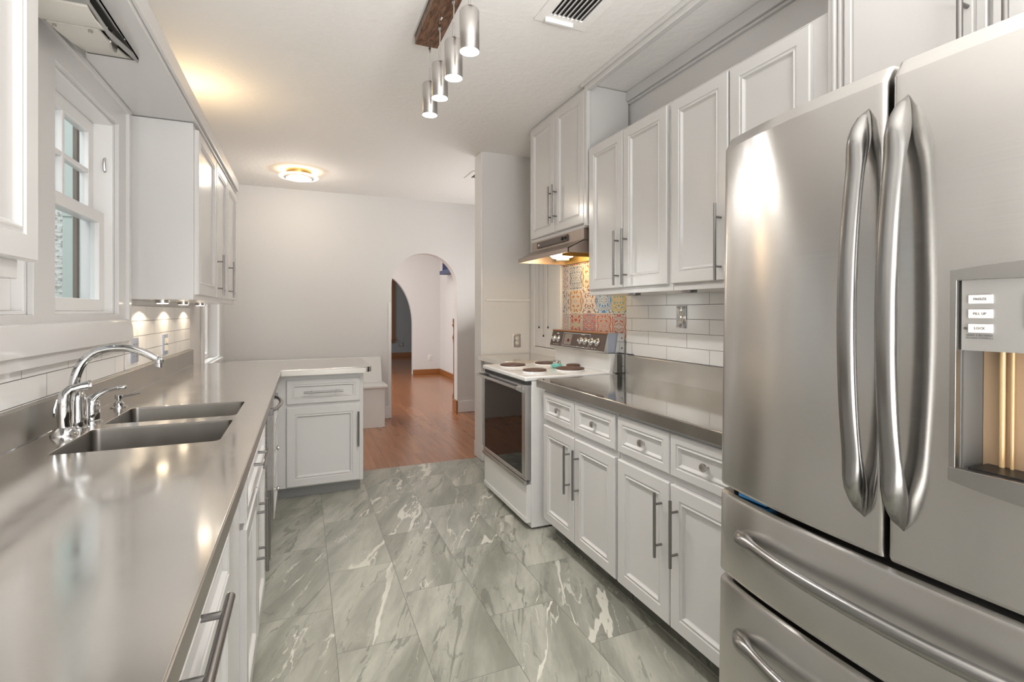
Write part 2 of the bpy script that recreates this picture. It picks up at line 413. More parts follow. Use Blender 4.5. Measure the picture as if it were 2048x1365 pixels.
# exterior wing with painted brick, seen through the sink window
struct(MB().box(-4.5, -.93, 3.95, 4.3, -.4, 3.2).build('wall_outside', 'brick'))
o = MB().box(-1.372, -1.275, 3.915, 3.95, .4, 2.6)
for z in (.5, 1.2, 1.9): o.box(-1.372, -1.275, 3.905, 3.915, z, z + .03)
o.box(-1.322, -1.318, 3.908, 3.915, .4, 2.6)
tag(o.build('shutter', 'green', bevel=.002), 'pale green board shutter on the white brick wall outside the window', 'shutter')
tag(MB().box(-.945, -.930, 2.800, 2.830, 1.2, 2.3).build('weather_strip', pbr('weathered_brown', (.16, .12, .09), .7), bevel=.002), 'narrow brown strip outside the sink window, beside the pale green shutter', 'weather strip')
struct(MB().box(-4.5, -.93, -2.5, 3.95, -.5, -.4).build('floor_outside', 'grey'))

# baseboards and trims
def skirting(name, pts, mat, h=.12, t=.018, kind=True):
    mb = MB()
    for (x0, y0, x1, y1) in pts:
        mb.box(x0, x1, y0, y1, 0, h)
    return struct(mb.build(name, mat, bevel=.006))
skirting('baseboard_back', [(.95, 6.252, 1.005, 6.27)][:0] + [(.90, 6.252, 1.0, 6.27)], 'trim', .15)
skirting('baseboard_back_right', [(1.85, 6.252, 3.2, 6.27)], 'trim', .15)
skirting('baseboard_arch', [(1.827, 6.25, 1.845, 6.41)], 'woodtrim', .16)
skirting('baseboard_hall', [(2.10, 10.36, 2.68, 10.38), (2.66, 6.41, 2.68, 10.36)], 'woodtrim', .105)
skirting('baseboard_far', [(-1, 14.58, 4.1, 14.6)], 'woodtrim', .13)
skirting('baseboard_partition', [(1.44, 4.137, 1.50, 4.155), (1.44, 4.155, 1.458, 4.35)], 'trim', .14)
struct(MB().box(1.44, 1.458, 4.155, 4.33, .14, CZ - .002).build('trim_1', 'trim', bevel=.003))
struct(MB().box(1.48, XR, 4.143, 4.155, 1.405, 1.427).build('trim_2', 'trim', bevel=.004))
struct(MB().box(.965, 1.0, 6.262, 6.27, .15, 1.42).box(1.85, 1.853, 6.264, 6.27, .15, 1.42).build('trim_3', 'trim'))
# crown over the open niche, ledge inside, niche jamb
mb = MB().box(1.596, 1.63, 1.10, 2.672, 2.668, CZ - .001).box(1.580, 1.596, .0, 2.690, 2.695, CZ - .001).box(1.590, 1.60, 0, 1.10, 2.66, CZ - .001).box(1.603, 1.63, 2.650, 2.688, 1.84, 2.70)
struct(mb.build('trim_4', 'cab', bevel=.004))
struct(MB().box(1.905, 1.94, 1.05, 2.672, 2.655, CZ - .001).box(1.92, 1.94, 1.05, 2.672, 2.64, 2.655).build('trim_5', 'cab', bevel=.005))
# soffit board over the left side
mb = MB().box(XL, -.505, .2, 4.67, 2.283, 2.372).box(-.505, -.49, .2, 4.67, 2.298, 2.372)
struct(mb.build('trim_6', 'cab', bevel=.004))
# window casing around the sink window pair
mb = MB()
OUT = rect(1.28, 2.94, 1.15, 2.275); HO = [rect(1.40, 2.03, 1.30, 2.17), rect(2.18, 2.816, 1.30, 2.17)]
mb.prism(OUT, HO, YZ, XL, XL + .018)
mb.prism(rect(1.26, 2.95, 1.135, 2.28), [rect(1.30, 2.915, 1.175, 2.255)], YZ, XL, XL + .032)
# sloping sill moulding
prof = [(0.0, 1.275), (.03, 1.27), (.05, 1.245), (.055, 1.20), (.055, 1.175), (.0, 1.175)]
mb.loft([[(XL + .018 + a * .55, y, z) for a, z in prof] for y in (1.30, 2.915)])
struct(mb.build('trim_7', 'cab', bevel=.003))

def sash_window(n, y0, y1, z0, z1, zm, muntin=True, fx=XL - .05):
    W = srt('window_%d' % n, (fx, (y0 + y1) / 2, z0))
    mb = MB().prism(rect(y0, y1, z0, z1), [rect(y0 + .012, y1 - .012, z0 + .012, z1 - .012)], YZ, XL - .118, XL - .002)
    mb.build('jamb', 'trim', W, bevel=.002)
    # lower sash (inner track), upper sash (outer track)
    a, b = y0 + .012, y1 - .012
    st = .062
    MB().prism(rect(a, b, z0 + .012, zm + .02), [rect(a + st, b - st, z0 + .065, zm - .03)], YZ, XL - .066, XL - .032).build('lower_sash', 'trim', W, bevel=.004)
    g = MB().box(XL - .052, XL - .048, a + st, b - st, z0 + .065, zm - .03).build('pane', 'glass', W)
    up = MB().prism(rect(a, b, zm - .02, z1 - .012), [rect(a + st - .005, b - st + .005, zm + .025, z1 - .07)], YZ, XL - .105, XL - .071)
    if muntin:
        ym = (a + b) / 2; zc = (zm + .025 + z1 - .07) / 2
        up.box(XL - .105, XL - .071, ym - .011, ym + .011, zm + .02, z1 - .06)
        up.box(XL - .103, XL - .073, a + .05, b - .05, zc - .011, zc + .011)
    up.build('upper_sash', 'trim', W, bevel=.004)
    MB().box(XL - .09, XL - .086, a + st - .005, b - st + .005, zm + .025, z1 - .07).build('pane', 'glass', W)
    return W
w1 = sash_window(1, 2.18, 2.816, 1.30, 2.17, 1.735)
o = MB().tube([(XL - .03, 2.806, 1.945), (XL - .03, 2.798, 1.95), (XL - .03, 2.794, 1.975), (XL - .03, 2.798, 2.0), (XL - .03, 2.806, 2.005)], .006, 8).build('latch', 'nickel2', w1)
sash_window(2, 1.40, 2.03, 1.30, 2.17, 1.735)
# far window on the left wall
W = srt('window_3', (XL, 5.39, .85))
MB().prism(rect(4.90, 5.88, .80, 2.17), [rect(4.985, 5.795, .865, 2.085)], YZ, XL, XL + .02).build('casing', 'trim', W, bevel=.004)
MB().prism(rect(4.97, 5.81, .85, 2.1), [rect(5.02, 5.36, .90, 2.05), rect(5.42, 5.76, .90, 2.05)], YZ, XL - .12, XL - .08).build('sash', 'trim', W, bevel=.003)
MB().box(XL - .102, XL - .098, 5.02, 5.76, .90, 2.05).build('pane', 'glass', W)
MB().box(XL - .001, XL + .045, 4.90, 5.88, .825, .85).build('sill', 'trim', W, bevel=.006)

# right window behind the range, closed with a white shade
W = srt('window_4', (XR, 3.84, .95))
MB().prism(rect(3.565, 4.145, .93, 2.2), [rect(3.64, 4.06, 1.0, 2.12)], YZ, XR - .03, XR).build('casing', 'trim', W, bevel=.005)
B = thing('window_shade', (XR - .016, 3.85, 1.0), 'flat white shade covering the small window behind the range', 'window shade')
MB().box(XR - .020, XR - .012, 3.645, 4.055, 1.005, 2.115).box(XR - .026, XR - .020, 3.83, 3.84, 1.005, 2.115).build('shade', 'trim', B, bevel=.002)
for y, z in ((3.951, 1.184), (3.863, 1.113), (3.778, 1.188)):
    c = MB().cyl((XR - .034, y, z), (XR - .034, y, 2.10), .0016, seg=6).build('cord', 'grey', B)
    MB().lathe((XR - .034, y, z - .02), [(.002, 0), (.006, .003), (.005, .016), (.002, .022)], 10).build('cord_tip', 'black', c)

# tiled wall surfaces
tag(MB().box(XR - .010, XR - .001, 1.10, 2.70, 1.035, 1.435).box(XR - .010, XR - .001, 2.62, 2.70, .90, 1.04).build('tile_backsplash', 'subR'), 'white subway tile backsplash above the right steel counter', 'backsplash')
tag(MB().box(XL + .001, XL + .007, 1.0, 2.925, 1.02, 1.134).box(XL + .001, XL + .007, 2.955, 4.445, 1.02, 1.34).build('tile_backsplash', 'subL'), 'white subway tile backsplash below the sink window, warmly lit at its far end', 'backsplash')
pal = [  # (ground), c1, c2, freq, phase, petals
 [((.66,.60,.56),(.40,.10,.05),(.52,.24,.15),22,.1,4), ((.66,.52,.46),(.45,.12,.06),(.60,.34,.25),25,.2,4), ((.62,.42,.36),(.50,.04,.03),(.20,.22,.30),30,-.1,8), ((.60,.50,.38),(.42,.02,.02),(.50,.42,.30),16,.3,4), ((.60,.54,.52),(.34,.30,.36),(.62,.36,.20),24,.0,4)],
 [((.66,.64,.56),(.55,.36,.05),(.12,.26,.08),26,.3,4), ((.62,.64,.66),(.05,.20,.45),(.30,.44,.55),20,.2,4), ((.72,.64,.58),(.20,.08,.07),(.72,.60,.52),19,.15,4), ((.72,.62,.52),(.42,.20,.06),(.55,.52,.50),24,.4,4), ((.66,.60,.58),(.16,.13,.15),(.60,.55,.52),22,.2,8)],
 [((.74,.64,.50),(.35,.18,.08),(.75,.62,.42),24,.2,4), ((.74,.62,.50),(.35,.16,.06),(.78,.60,.40),18,.1,4), ((.74,.64,.50),(.30,.18,.08),(.75,.62,.42),22,.3,4), ((.62,.60,.60),(.10,.12,.17),(.26,.33,.45),26,.1,8), ((.64,.58,.57),(.28,.22,.26),(.60,.50,.46),28,.0,4)],
 [((.60,.50,.40),(.40,.10,.05),(.50,.40,.30),24,.2,4)] * 5]
mb = MB(); mats = []
YY = [2.70, 2.867, 3.061, 3.255, 3.452, 3.56]
for r in range(4):
    for c in range(5):
        y0, y1 = YY[c], YY[c + 1]; z0 = 1.12 + .18 * r; z1 = z0 + .18
        if r == 3: z1 = 1.83
        mb.box(XR - .011, XR - .001, y0, y1, z0, z1, len(mats))
        g = pal[r][c]; wd = .194 if c else .167
        mats.append(mosaic(len(mats), y0, z0, wd, .18, *g))
tag(mb.build('mosaic_backsplash', mats, smooth=False), 'colourful patterned tile panel on the wall behind the range', 'tile panel')

# ================================================================== hardware and cabinet parts
DOORP = [(0, 0), (0, .015), (.004, .019), (.050, .019), (.053, .015), (.058, .015), (.061, .018), (.064, .018), (.070, .009), (.074, .007)]
DRAWP = [(0, 0), (0, .015), (.004, .019), (.032, .019), (.035, .015), (.039, .015), (.042, .018), (.045, .018), (.050, .010), (.053, .008)]
def front(parent, name, P, U, N, w, h, prof=DOORP, label=None):
    o = MB().panel(P, U, (0, 0, 1), N, w, h, prof).build(name, 'cab', parent, ang=25)
    if label: o['label'] = label
    return o
def bar(parent, P, N, D, L, mount, r=.006, stand=.034, mat='nickel'):
    """bar pull: P centre on the door face, N outward, D along the bar"""
    P, N, D = map(Vector, (P, N, D)); mb = MB(); c = P + N * stand
    mb.cyl(c - D * L / 2, c + D * L / 2, r, seg=14)
    for s in (-1, 1): mb.cyl(P + D * s * mount / 2 - N * .002, c + D * s * mount / 2, r * .8, seg=10)
    return mb.build('handle', mat, parent)
def knob(parent, P, N):
    return MB().lathe(P, [(.006, -.001), (.005, .004), (.005, .014), (.0135, .017), (.015, .022), (.014, .027), (.006, .029)], 20, N).build('knob', 'nickel2', parent)
U_R, N_R = (0, -1, 0), (-1, 0, 0)      # right-hand run: fronts face -X
N_L = (1, 0, 0)

# ---- right base cabinets
def base_right(y0, y1, seams, label):
    C = thing('base_cabinet', (1.6, (y0 + y1) / 2, 0), label, 'cabinet')
    MB().box(1.304, 1.925, y0, y1, .10, .874).build('carcass', 'cab', C, bevel=.002)
    MB().box(1.375, 1.90, y0, y1, 0, .10).build('toe_kick', 'marbled', C)
    for i, (a, b) in enumerate(seams):
        d = front(C, 'drawer', (1.304, b, .69), U_R, N_R, b - a, .158, DRAWP)
        knob(d, (1.297, (a + b) / 2 - .005, .77), N_R)
        d = front(C, 'door', (1.304, b, .112), U_R, N_R, b - a, .545)
        yh = a + .042 if i == 0 else b - .042
        bar(d, (1.285, yh, .486), N_R, (0, 0, 1), .25, .16)
    return C
base_right(1.878, 2.625, [(2.255, 2.606), (1.888, 2.247)], 'white base cabinet with two drawers and two doors, beside the range')
base_right(1.13, 1.870, [(1.528, 1.866), (1.17, 1.522)], 'white base cabinet with two drawers and two doors, beside the refrigerator')
# ---- right counter
K = thing('countertop', (1.6, 1.9, .876), 'stainless steel countertop with upstand, right of the range', 'countertop')
MB().box(1.270, 1.925, 1.10, 2.665, .876, .914).build('worktop', 'steelr', K, bevel=.004)
MB().box(1.895, 1.930, 1.10, 2.665, .905, 1.032).build('upstand', 'steelu', K, bevel=.003)
MB().box(1.268, 1.272, 1.10, 2.665, .868, .911).build('edge_strip', 'steelu', K, bevel=.001)

# ---- right wall cabinets
def wall_right(name, y0, y1, z0, z1, seams, label, hz, hl, rail=True, handles=True, hs=None):
    C = thing(name, (1.77, (y0 + y1) / 2, z0), label, 'cabinet')
    MB().box(1.622, 1.925, y0, y1, z0, z1).build('carcass', 'cab', C, bevel=.002)
    for i, (a, b, za, zb) in enumerate(seams):
        d = front(C, 'door', (1.622, b, za), U_R, N_R, b - a, zb - za)
        if handles:
            yh = a + .035 if i == 0 else b - .035
            if hs: yh = hs[i]
            bar(d, (1.603, yh, hz), N_R, (0, 0, 1), hl, hl * .64)
    return C
wall_right('wall_cabinet', 1.895, 2.648, 1.41, 2.315, [(2.282, 2.628, 1.442, 2.300), (1.922, 2.276, 1.442, 2.300)], 'white two-door wall cabinet between the range hood and the next pair of doors', 1.605, .30)
wall_right('wall_cabinet', 1.125, 1.893, 1.41, 2.315, [(1.549, 1.892, 1.442, 2.300), (1.19, 1.541, 1.442, 2.300)], 'white two-door wall cabinet nearest the refrigerator, over the chrome outlet', 1.60, .32)
wall_right('hood_cabinet', 2.672, 3.50, 1.836, 2.715, [(3.085, 3.475, 1.86, 2.690), (2.69, 3.078, 1.86, 2.690)], 'tall white two-door wall cabinet directly above the range hood', 2.05, .26, hs=[3.112, 3.05])
C = thing('fridge_cabinet', (1.77, .6, 1.86), 'white cabinet above the refrigerator with two flat doors', 'cabinet')
MB().box(1.60, 1.925, .02, 1.123, 1.86, 2.655).build('carcass', 'cab', C, bevel=.002)
mb = MB()
for y in (1.098, 1.078): mb.tube([(1.598, y, 1.86), (1.598, y, 2.65)], .008, 10)
mb.build('reeded_moulding', 'cab', C)
for a, b in ((.70, 1.06), (.05, .69)):
    d = front(C, 'door', (1.600, b, 1.88), U_R, N_R, b - a, .76, [(0, 0), (0, .012), (.003, .015), (.020, .015), (.023, .012), (.028, .012), (.031, .015)])
    bar(d, (1.585, a + .04 if a > .5 else b - .04, 2.25), N_R, (0, 0, 1), .5, .3, r=.007)

# under-cabinet puck lights (switched off, right)
for y in (2.25, 1.83):
    tag(MB().lathe((1.66, y, 1.398), [(.03, 0), (.034, .003), (.034, .012)], 20).build('puck_light', 'nickel'),
        'small dark puck light under the right wall cabinet, %s' % ('nearer the range' if y > 2 else 'nearer the refrigerator'), 'light')

# ---- left wall cabinets
C = thing('wall_cabinet', (-.65, 3.85, 1.37), 'white three-door wall cabinet past the sink window, on the left wall', 'cabinet')
MB().box(XL + .002, -.522, 3.0, 4.67, 1.372, 2.280).build('carcass', 'cab', C, bevel=.002)
for (a, b), yh in zip(((3.045, 3.615), (3.63, 4.115), (4.13, 4.64)), (None, 3.665, 4.165)):
    d = front(C, 'door', (-.522, a, 1.40), (0, 1, 0), N_L, b - a, .86)
    if yh: bar(d, (-.503, yh, 1.545), N_L, (0, 0, 1), .26, .17)
C = thing('wall_cabinet', (-.65, .75, 1.375), 'white wall cabinet nearest the camera, cut off at the left edge', 'cabinet')
MB().box(XL + .034, -.525, .3, 1.300, 1.375, 2.280).build('carcass', 'cab', C, bevel=.003)
front(C, 'door', (-.522, .86, 1.412), (0, 1, 0), N_L, .468, .85)
front(C, 'door', (-.522, .38, 1.412), (0, 1, 0), N_L, .472, .85)
# lit puck lights under the far left cabinet
for y, wz in ((3.17, 'nearest the window'), (3.67, 'the middle one of three'), (4.22, 'farthest from the window')):
    P = thing('puck_light', (-.69, y, 1.351), 'small lit puck light under the left wall cabinet, ' + wz, 'light', 'puck lights under the left wall cabinet')
    MB().lathe((-.69, y, 1.351), [(.030, .004), (.034, .006), (.034, .020)], 20).build('housing', 'nickel2', P)
    MB().lathe((-.69, y, 1.352), [(.022, 0), (.026, .002), (.026, .006)], 20).build('lens', 'bulbw', P)
    spot('puck_beam', (-.69, y, 1.346), (0, 0, -1), 2.8, (1, .82, .60), 142, .12, .01)

# ---- old task light under the soffit
T = thing('soffit_lamp', (-.66, 2.1, 2.2), 'old beige metal lamp housing under the soffit above the sink window', 'lamp')
MB().box(-0.737, -0.581, 1.80, 2.315, 2.268, 2.2815).build('housing', 'dark', T, bevel=.002)
MB().prism([(1.80, 2.212), (2.00, 2.205), (2.315, 2.262), (2.32, 2.2812), (1.80, 2.2812)], [[(1.84, 2.225), (1.84, 2.262), (2.26, 2.272), (2.0, 2.222)]], YZ, -0.585, -0.581).build('side_plate', 'grey', T)
MB().loft([[(-0.737, y, z), (-0.583, y, z), (-0.583, y, z + .008), (-0.737, y, z + .008)] for y, z in ((1.825, 2.200), (1.85, 2.196), (1.89, 2.193), (1.94, 2.198), (1.985, 2.212), (1.992, 2.222))]).build('reflector_cover', 'beige', T, ang=60)
MB().loft([[(-0.730, y, z), (-0.600, y, z), (-0.600, y, z + .006), (-0.730, y, z + .006)] for y, z in ((1.972, 2.206), (2.05, 2.214), (2.16, 2.232), (2.25, 2.250), (2.305, 2.268))]).build('end_cover', 'beige', T, ang=60)
MB().lathe((-0.603, 2.11, 2.236), [(.001, 0), (.034, .0), (.034, .004), (.001, .004)], 20, (1, 0, 0)).build('end_bracket', 'nickel2', T)
MB().box(-0.737, -0.731, 1.80, 2.28, 2.235, 2.28).box(-.740, -.578, 1.795, 1.82, 2.205, 2.28).build('back_plate', 'grey', T)
for x, y in ((-0.715, 1.985), (-0.625, 1.985)): MB().lathe((x, y, 2.200), [(.004, -.002), (.006, .0), (.004, .012)], 10).build('screw', 'nickel2', T)
for y in (1.85, 2.15): MB().lathe((-0.582, y, 2.27), [(.004, 0), (.004, .003)], 10, (1, 0, 0)).build('screw', 'nickel2', T)

# ---- left base cabinets
def base_left(y0, y1, label, name='base_cabinet'):
    C = thing(name, (-.47, (y0 + y1) / 2, 0), label, 'cabinet')
    mb = MB()  # open topped so the sink bowls can hang inside
    mb.box(-.192, -.172, y0, y1, .10, .872).box(-.77, -.192, y0, y0 + .018, .10, .872).box(-.77, -.192, y1 - .018, y1, .10, .872).box(-.77, -.192, y0, y1, .10, .12)
    mb.build('carcass', 'cab', C, bevel=.002)
    MB().box(-.76, -.235, y0, y1, 0, .10).build('toe_kick', 'dark', C)
    return C
C = base_left(.30, 1.455, 'white base cabinet with a big drawer pull, nearest the camera on the left')
d = front(C, 'drawer', (-.172, .45, .69), (0, 1, 0), N_L, .86, .16, DRAWP); bar(d, (-.153, .875, .805), N_L, (0, 1, 0), .27, .16, r=.008)
d = front(C, 'door', (-.172, .885, .115), (0, 1, 0), N_L, .42, .555); d = front(C, 'door', (-.172, .45, .115), (0, 1, 0), N_L, .42, .555)
C = base_left(1.46, 2.555, 'white sink base cabinet with two doors under the sink bowls')
d = front(C, 'drawer', (-.172, 1.655, .69), (0, 1, 0), N_L, .77, .16, DRAWP); bar(d, (-.153, 1.985, .79), N_L, (0, 1, 0), .25, .16)
d = front(C, 'door', (-.172, 1.655, .115), (0, 1, 0), N_L, .378, .555); bar(d, (-.153, 1.995, .51), N_L, (0, 0, 1), .26, .165)
d = front(C, 'door', (-.172, 2.047, .115), (0, 1, 0), N_L, .378, .555); bar(d, (-.153, 2.085, .51), N_L, (0, 0, 1), .26, .165)
D = thing('dishwasher', (-.47, 2.865, 0), 'grey steel dishwasher with a curved handle, between the sink cabinet and the knobbed drawers', 'dishwasher')
MB().box(-.76, -.18, 2.565, 3.155, .10, .868).build('body', 'grey', D)
dd = MB().box(-.18, -.155, 2.568, 3.152, .115, .868).build('door', 'dwsteel', D, bevel=.004)
pts = []
for i in range(17):
    t = i / 16; pts.append((-.150 + .045 * math.sin(math.pi * t) ** .7, 2.62 + .47 * t, .838))
mb = MB().tube(pts, .011, 10, flat=.6, up=(0, 0, 1))
mb.box(-.156, -.130, 2.60, 2.635, .822, .854).box(-.156, -.130, 3.075, 3.11, .822, .854)
mb.build('handle', 'nickel', dd, bevel=.002)
MB().box(-.74, -.22, 2.565, 3.155, 0, .10).build('toe_kick', 'dark', D)
C = base_left(3.16, 3.788, 'narrow white drawer base with small knobs in the inside corner', 'drawer_base')
for z0, z1, kz in ((.115, .365, .245), (.372, .612, .49), (.618, .860, .73)):
    d = front(C, 'drawer', (-.172, 3.18, z0), (0, 1, 0), N_L, .40, z1 - z0, DRAWP); knob(d, (-.163, 3.32, kz), N_L)

# ---- peninsula cabinet
C = thing('peninsula_cabinet', (.1, 4.1, 0), 'white base cabinet with one drawer and one door under the counter peninsula', 'cabinet')
MB().box(-.76, .405, 3.79, 4.43, .085, .874).build('carcass', 'cab', C, bevel=.003)
MB().box(-.30, .39, 3.86, 4.42, 0, .085).build('toe_kick', 'grey', C)
d = front(C, 'drawer', (-.107, 3.79, .668), (1, 0, 0), (0, -1, 0), .487, .168, DRAWP); bar(d, (.133, 3.771, .750), (0, -1, 0), (1, 0, 0), .26, .16)
d = front(C, 'door', (-.107, 3.79, .095), (1, 0, 0), (0, -1, 0), .487, .55); bar(d, (.366, 3.771, .468), (0, -1, 0), (0, 0, 1), .25, .16)

# ---- left counter: one steel L with two welded bowls
K = thing('countertop', (-.45, 2.4, .876), 'long stainless steel countertop with double sink and peninsula on the left', 'countertop')
def rr(x0, x1, y0, y1, r, n=5):
    p = []
    for cx, cy, a in ((x1 - r, y1 - r, 0), (x0 + r, y1 - r, 90), (x0 + r, y0 + r, 180), (x1 - r, y0 + r, 270)):
        p += arc(cx, cy, r, math.radians(a), math.radians(a + 90), n)
    return p
B1 = rr(-.655, -.238, 1.765, 2.10, .022); B2 = rr(-.650, -.238, 2.175, 2.505, .022)
OUT = [(-.797, .25), (-.138, .25), (-.138, 3.715)] + arc(.415, 3.775, .045, -math.pi / 2, 0, 6) + arc(.435, 4.435, .025, 0, math.pi / 2, 4) + [(-.797, 4.46)]
mb = MB().prism(OUT, [B1, B2], XY, .876, .914)
for v in list(mb.bm.verts):   # the peninsula edge runs very slightly askew
    pass
mb.build('worktop', 'steelc', K, bevel=.0035)
MB().box(-.1395, -.1365, .25, 3.712, .872, .909).box(-.1395, .415, 3.7125, 3.716, .872, .909).build('dimming_edge_band', 'steelu', K, bevel=.001)  # strip added in darkened steel to dim the front edge reflections
def bowl(lp, depth, bot):
    cx = sum(p[0] for p in lp) / len(lp); cy = sum(p[1] for p in lp) / len(lp); rings = []
    for z, s in ((.912, 1), (.905, .995), (.914 - depth + .03, .97), (.914 - depth + .008, .93), (.914 - depth, .86), (.914 - depth - .004, .12), (.914 - depth - .006, .11)):
        rings.append([(cx + (x - cx) * s, cy + (y - cy) * s, z) for x, y in lp])
    mb = MB().loft(rings, cap=False)
    mb.bm.faces.new(list(reversed([v for v in mb.bm.verts][-len(lp):])))
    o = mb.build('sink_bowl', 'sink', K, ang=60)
    sm = o.modifiers.new('sheet', 'SOLIDIFY'); sm.thickness = .0012; sm.offset = 1
    MB().lathe((cx, cy, .914 - depth - .005), [(.045, 0), (.05, .002), (.043, .004), (.01, .003)], 24).build('drain', 'chrome', o)
bowl(B1, .19, 0); bowl(B2, .19, 0)
MB().box(-.797, -.770, .25, 4.445, .905, 1.022).box(-.797, -.780, 4.445, 4.46, .905, .93).build('upstand', 'steelu', K, bevel=.003)
MB().box(-.770, -.7675, .25, 4.445, .914, .9165).build('weld_bead', 'chrome', K, bevel=.001)

# ---- faucet
Fc = thing('faucet', (-.70, 2.126, .914), 'chrome high-arc kitchen faucet standing behind the sink bowls', 'faucet')
MB().lathe((-.705, 2.126, .914), [(.034, 0), (.034, .005), (.026, .009), (.0265, .045), (.025, .05), (.024, .095), (.021, .115), (.016, .13)], 28).build('body', 'chrome', Fc)
sp = [(-.705, 2.126, 1.02), (-.712, 2.126, 1.06), (-.708, 2.126, 1.095), (-.692, 2.126, 1.135), (-.660, 2.126, 1.168), (-.622, 2.126, 1.182), (-.573, 2.126, 1.184), (-.532, 2.126, 1.172), (-.500, 2.126, 1.155), (-.476, 2.126, 1.139)]
sm = []
for i in range(len(sp) - 1):
    for k in range(3):
        t = k / 3; p0 = Vector(sp[max(i - 1, 0)]); p1 = Vector(sp[i]); p2 = Vector(sp[i + 1]); p3 = Vector(sp[min(i + 2, len(sp) - 1)])
        sm.append(.5 * ((2 * p1) + (-p0 + p2) * t + (2 * p0 - 5 * p1 + 4 * p2 - p3) * t * t + (-p0 + 3 * p1 - 3 * p2 + p3) * t ** 3))
sm.append(Vector(sp[-1]))
n = len(sm)
spt = MB().tube(sm, [.017 - .0055 * (i / n) ** .7 for i in range(n)], 18).build('spout', 'chrome', Fc, ang=60)
MB().lathe((-.474, 2.126, 1.112), [(.010, 0), (.0115, .002), (.0115, .014), (.014, .016), (.0155, .028), (.011, .036), (.004, .04)], 20).build('aerator', 'chrome', spt)
hb = MB().lathe((-.705, 2.245, .914), [(.033, 0), (.033, .005), (.027, .009), (.0275, .06), (.025, .068), (.02, .082), (.008, .092)], 28).build('handle_base', 'chrome', Fc)
MB().tube([(-.715, 2.245, .985), (-.697, 2.246, .998), (-.682, 2.246, 1.012), (-.66, 2.246, 1.024), (-.630, 2.246, 1.031), (-.606, 2.246, 1.034), (-.600, 2.246, 1.034)], [.017, .017, .010, .007, .006, .0085, .004], 14).build('lever', 'chrome', hb, ang=60)
S = thing('side_sprayer', (-.70, 2.04, .914), 'chrome side sprayer with bent neck, nearest item beside the faucet', 'sprayer')
MB().lathe((-.708, 2.035, .914), [(.036, 0), (.036, .006), (.026, .022), (.021, .026)], 28).build('base', 'chrome', S)
MB().tube([(-.708, 2.035, .935), (-.708, 2.035, .985), (-.708, 2.035, 1.02), (-.706, 2.038, 1.045), (-.695, 2.045, 1.058), (-.672, 2.055, 1.064), (-.655, 2.062, 1.066)], [.0165, .0195, .0185, .0165, .0145, .014, .0155], 16).build('neck', 'chrome', S, ang=60)
MB().lathe((-.656, 2.0615, 1.066), [(.016, 0), (.018, .004), (.0175, .009), (.008, .010)], 20, (.9, .35, .05)).build('spray_button', 'nickel2', S)
MB().tube([(-.724, 2.03, 1.03), (-.731, 2.028, 1.0), (-.731, 2.028, .975)], [.004, .005, .003], 8).build('trigger', 'chrome', S)
S = thing('soap_dispenser', (-.705, 2.54, .914), 'small chrome soap dispenser with thin spout behind the far bowl', 'dispenser')
MB().lathe((-.705, 2.54, .914), [(.030, 0), (.030, .004), (.018, .007), (.018, .018), (.014, .021), (.009, .028), (.009, .034), (.014, .036), (.0145, .050), (.012, .053)], 24).build('pump', 'chrome', S)
MB().tube([(-.70, 2.54, .956), (-.665, 2.54, .962), (-.632, 2.54, .969)], [.005, .0038, .003], 10).build('nozzle', 'nickel', S)

# ---- wall plates
def plate(name, P, U, N, w, h, label, cat, mat, kind):
    P, U, N = map(Vector, (P, U, N)); V = Vector((0, 0, 1))
    T = thing(name, P, label, cat)
    P0 = P - U * w / 2 - V * h / 2
    MB().panel(P0, U, V, N, w, h, [(0, 0), (0, .004), (.004, .006)]).build('cover_plate', mat, T)
    def bx(name, du, dv, ww, hh, d, m): MB().panel(P + U * (du - ww / 2) + V * (dv - hh / 2), U, V, N, ww, hh, [(0, .004), (0, d), (.001, d + .001)]).build(name, m, T)
    if kind == 'duplex':
        for dv in (-.02, .02):
            MB().lathe(P + V * dv + N * .004, [(.0165, 0), (.0165, .003), (.015, .004)], 20, N).build('socket', 'ivory', T)
            for du in (-.006, .006): bx('slot', du, dv + .003, .002, .008, .0086, 'black')
    elif kind == 'blank':
        for du, dv in ((-.018, .03), (.018, .03), (-.018, -.03), (.018, -.03)): bx('slot', du, dv, .004, .005, .0066, 'black')
    elif kind == 'switch':
        for du in (-.022, .022):
            for dv in (-.022, .022): bx('rocker', du, dv, .024, .034, .011, 'ivory')
    return T
plate('wall_outlet', (XR - .010, 2.188, 1.281), U_R, N_R, .078, .122, 'chrome duplex outlet on the white tiles right of the range', 'outlet', 'chrome', 'duplex')
plate('wall_outlet', (1.781, 4.155, 1.05), (1, 0, 0), (0, -1, 0), .075, .12, 'steel duplex outlet on the wall above the small counter', 'outlet', 'nickel2', 'duplex')
plate('wall_plate', (XL + .007, 3.08, 1.115), (0, 1, 0), N_L, .12, .125, 'blue-grey steel cover plate on the tiles behind the faucet spout', 'wall plate', 'bluegrey', 'blank')
plate('light_switch', (XL + .007, 3.69, 1.108), (0, 1, 0), N_L, .12, .125, 'steel switch plate with ivory rockers on the warmly lit tiles', 'switch', 'bluegrey', 'switch')
plate('wall_outlet', (2.46, 10.38, .345), (1, 0, 0), (0, -1, 0), .08, .13, 'white outlet low on the hall wall beyond the arch', 'outlet', 'trim', 'duplex')
plate('wall_outlet', (2.62, 14.6, .36), (1, 0, 0), (0, -1, 0), .16, .13, 'grey double outlet on the farthest wall seen through both arches', 'outlet', 'grey', 'duplex')

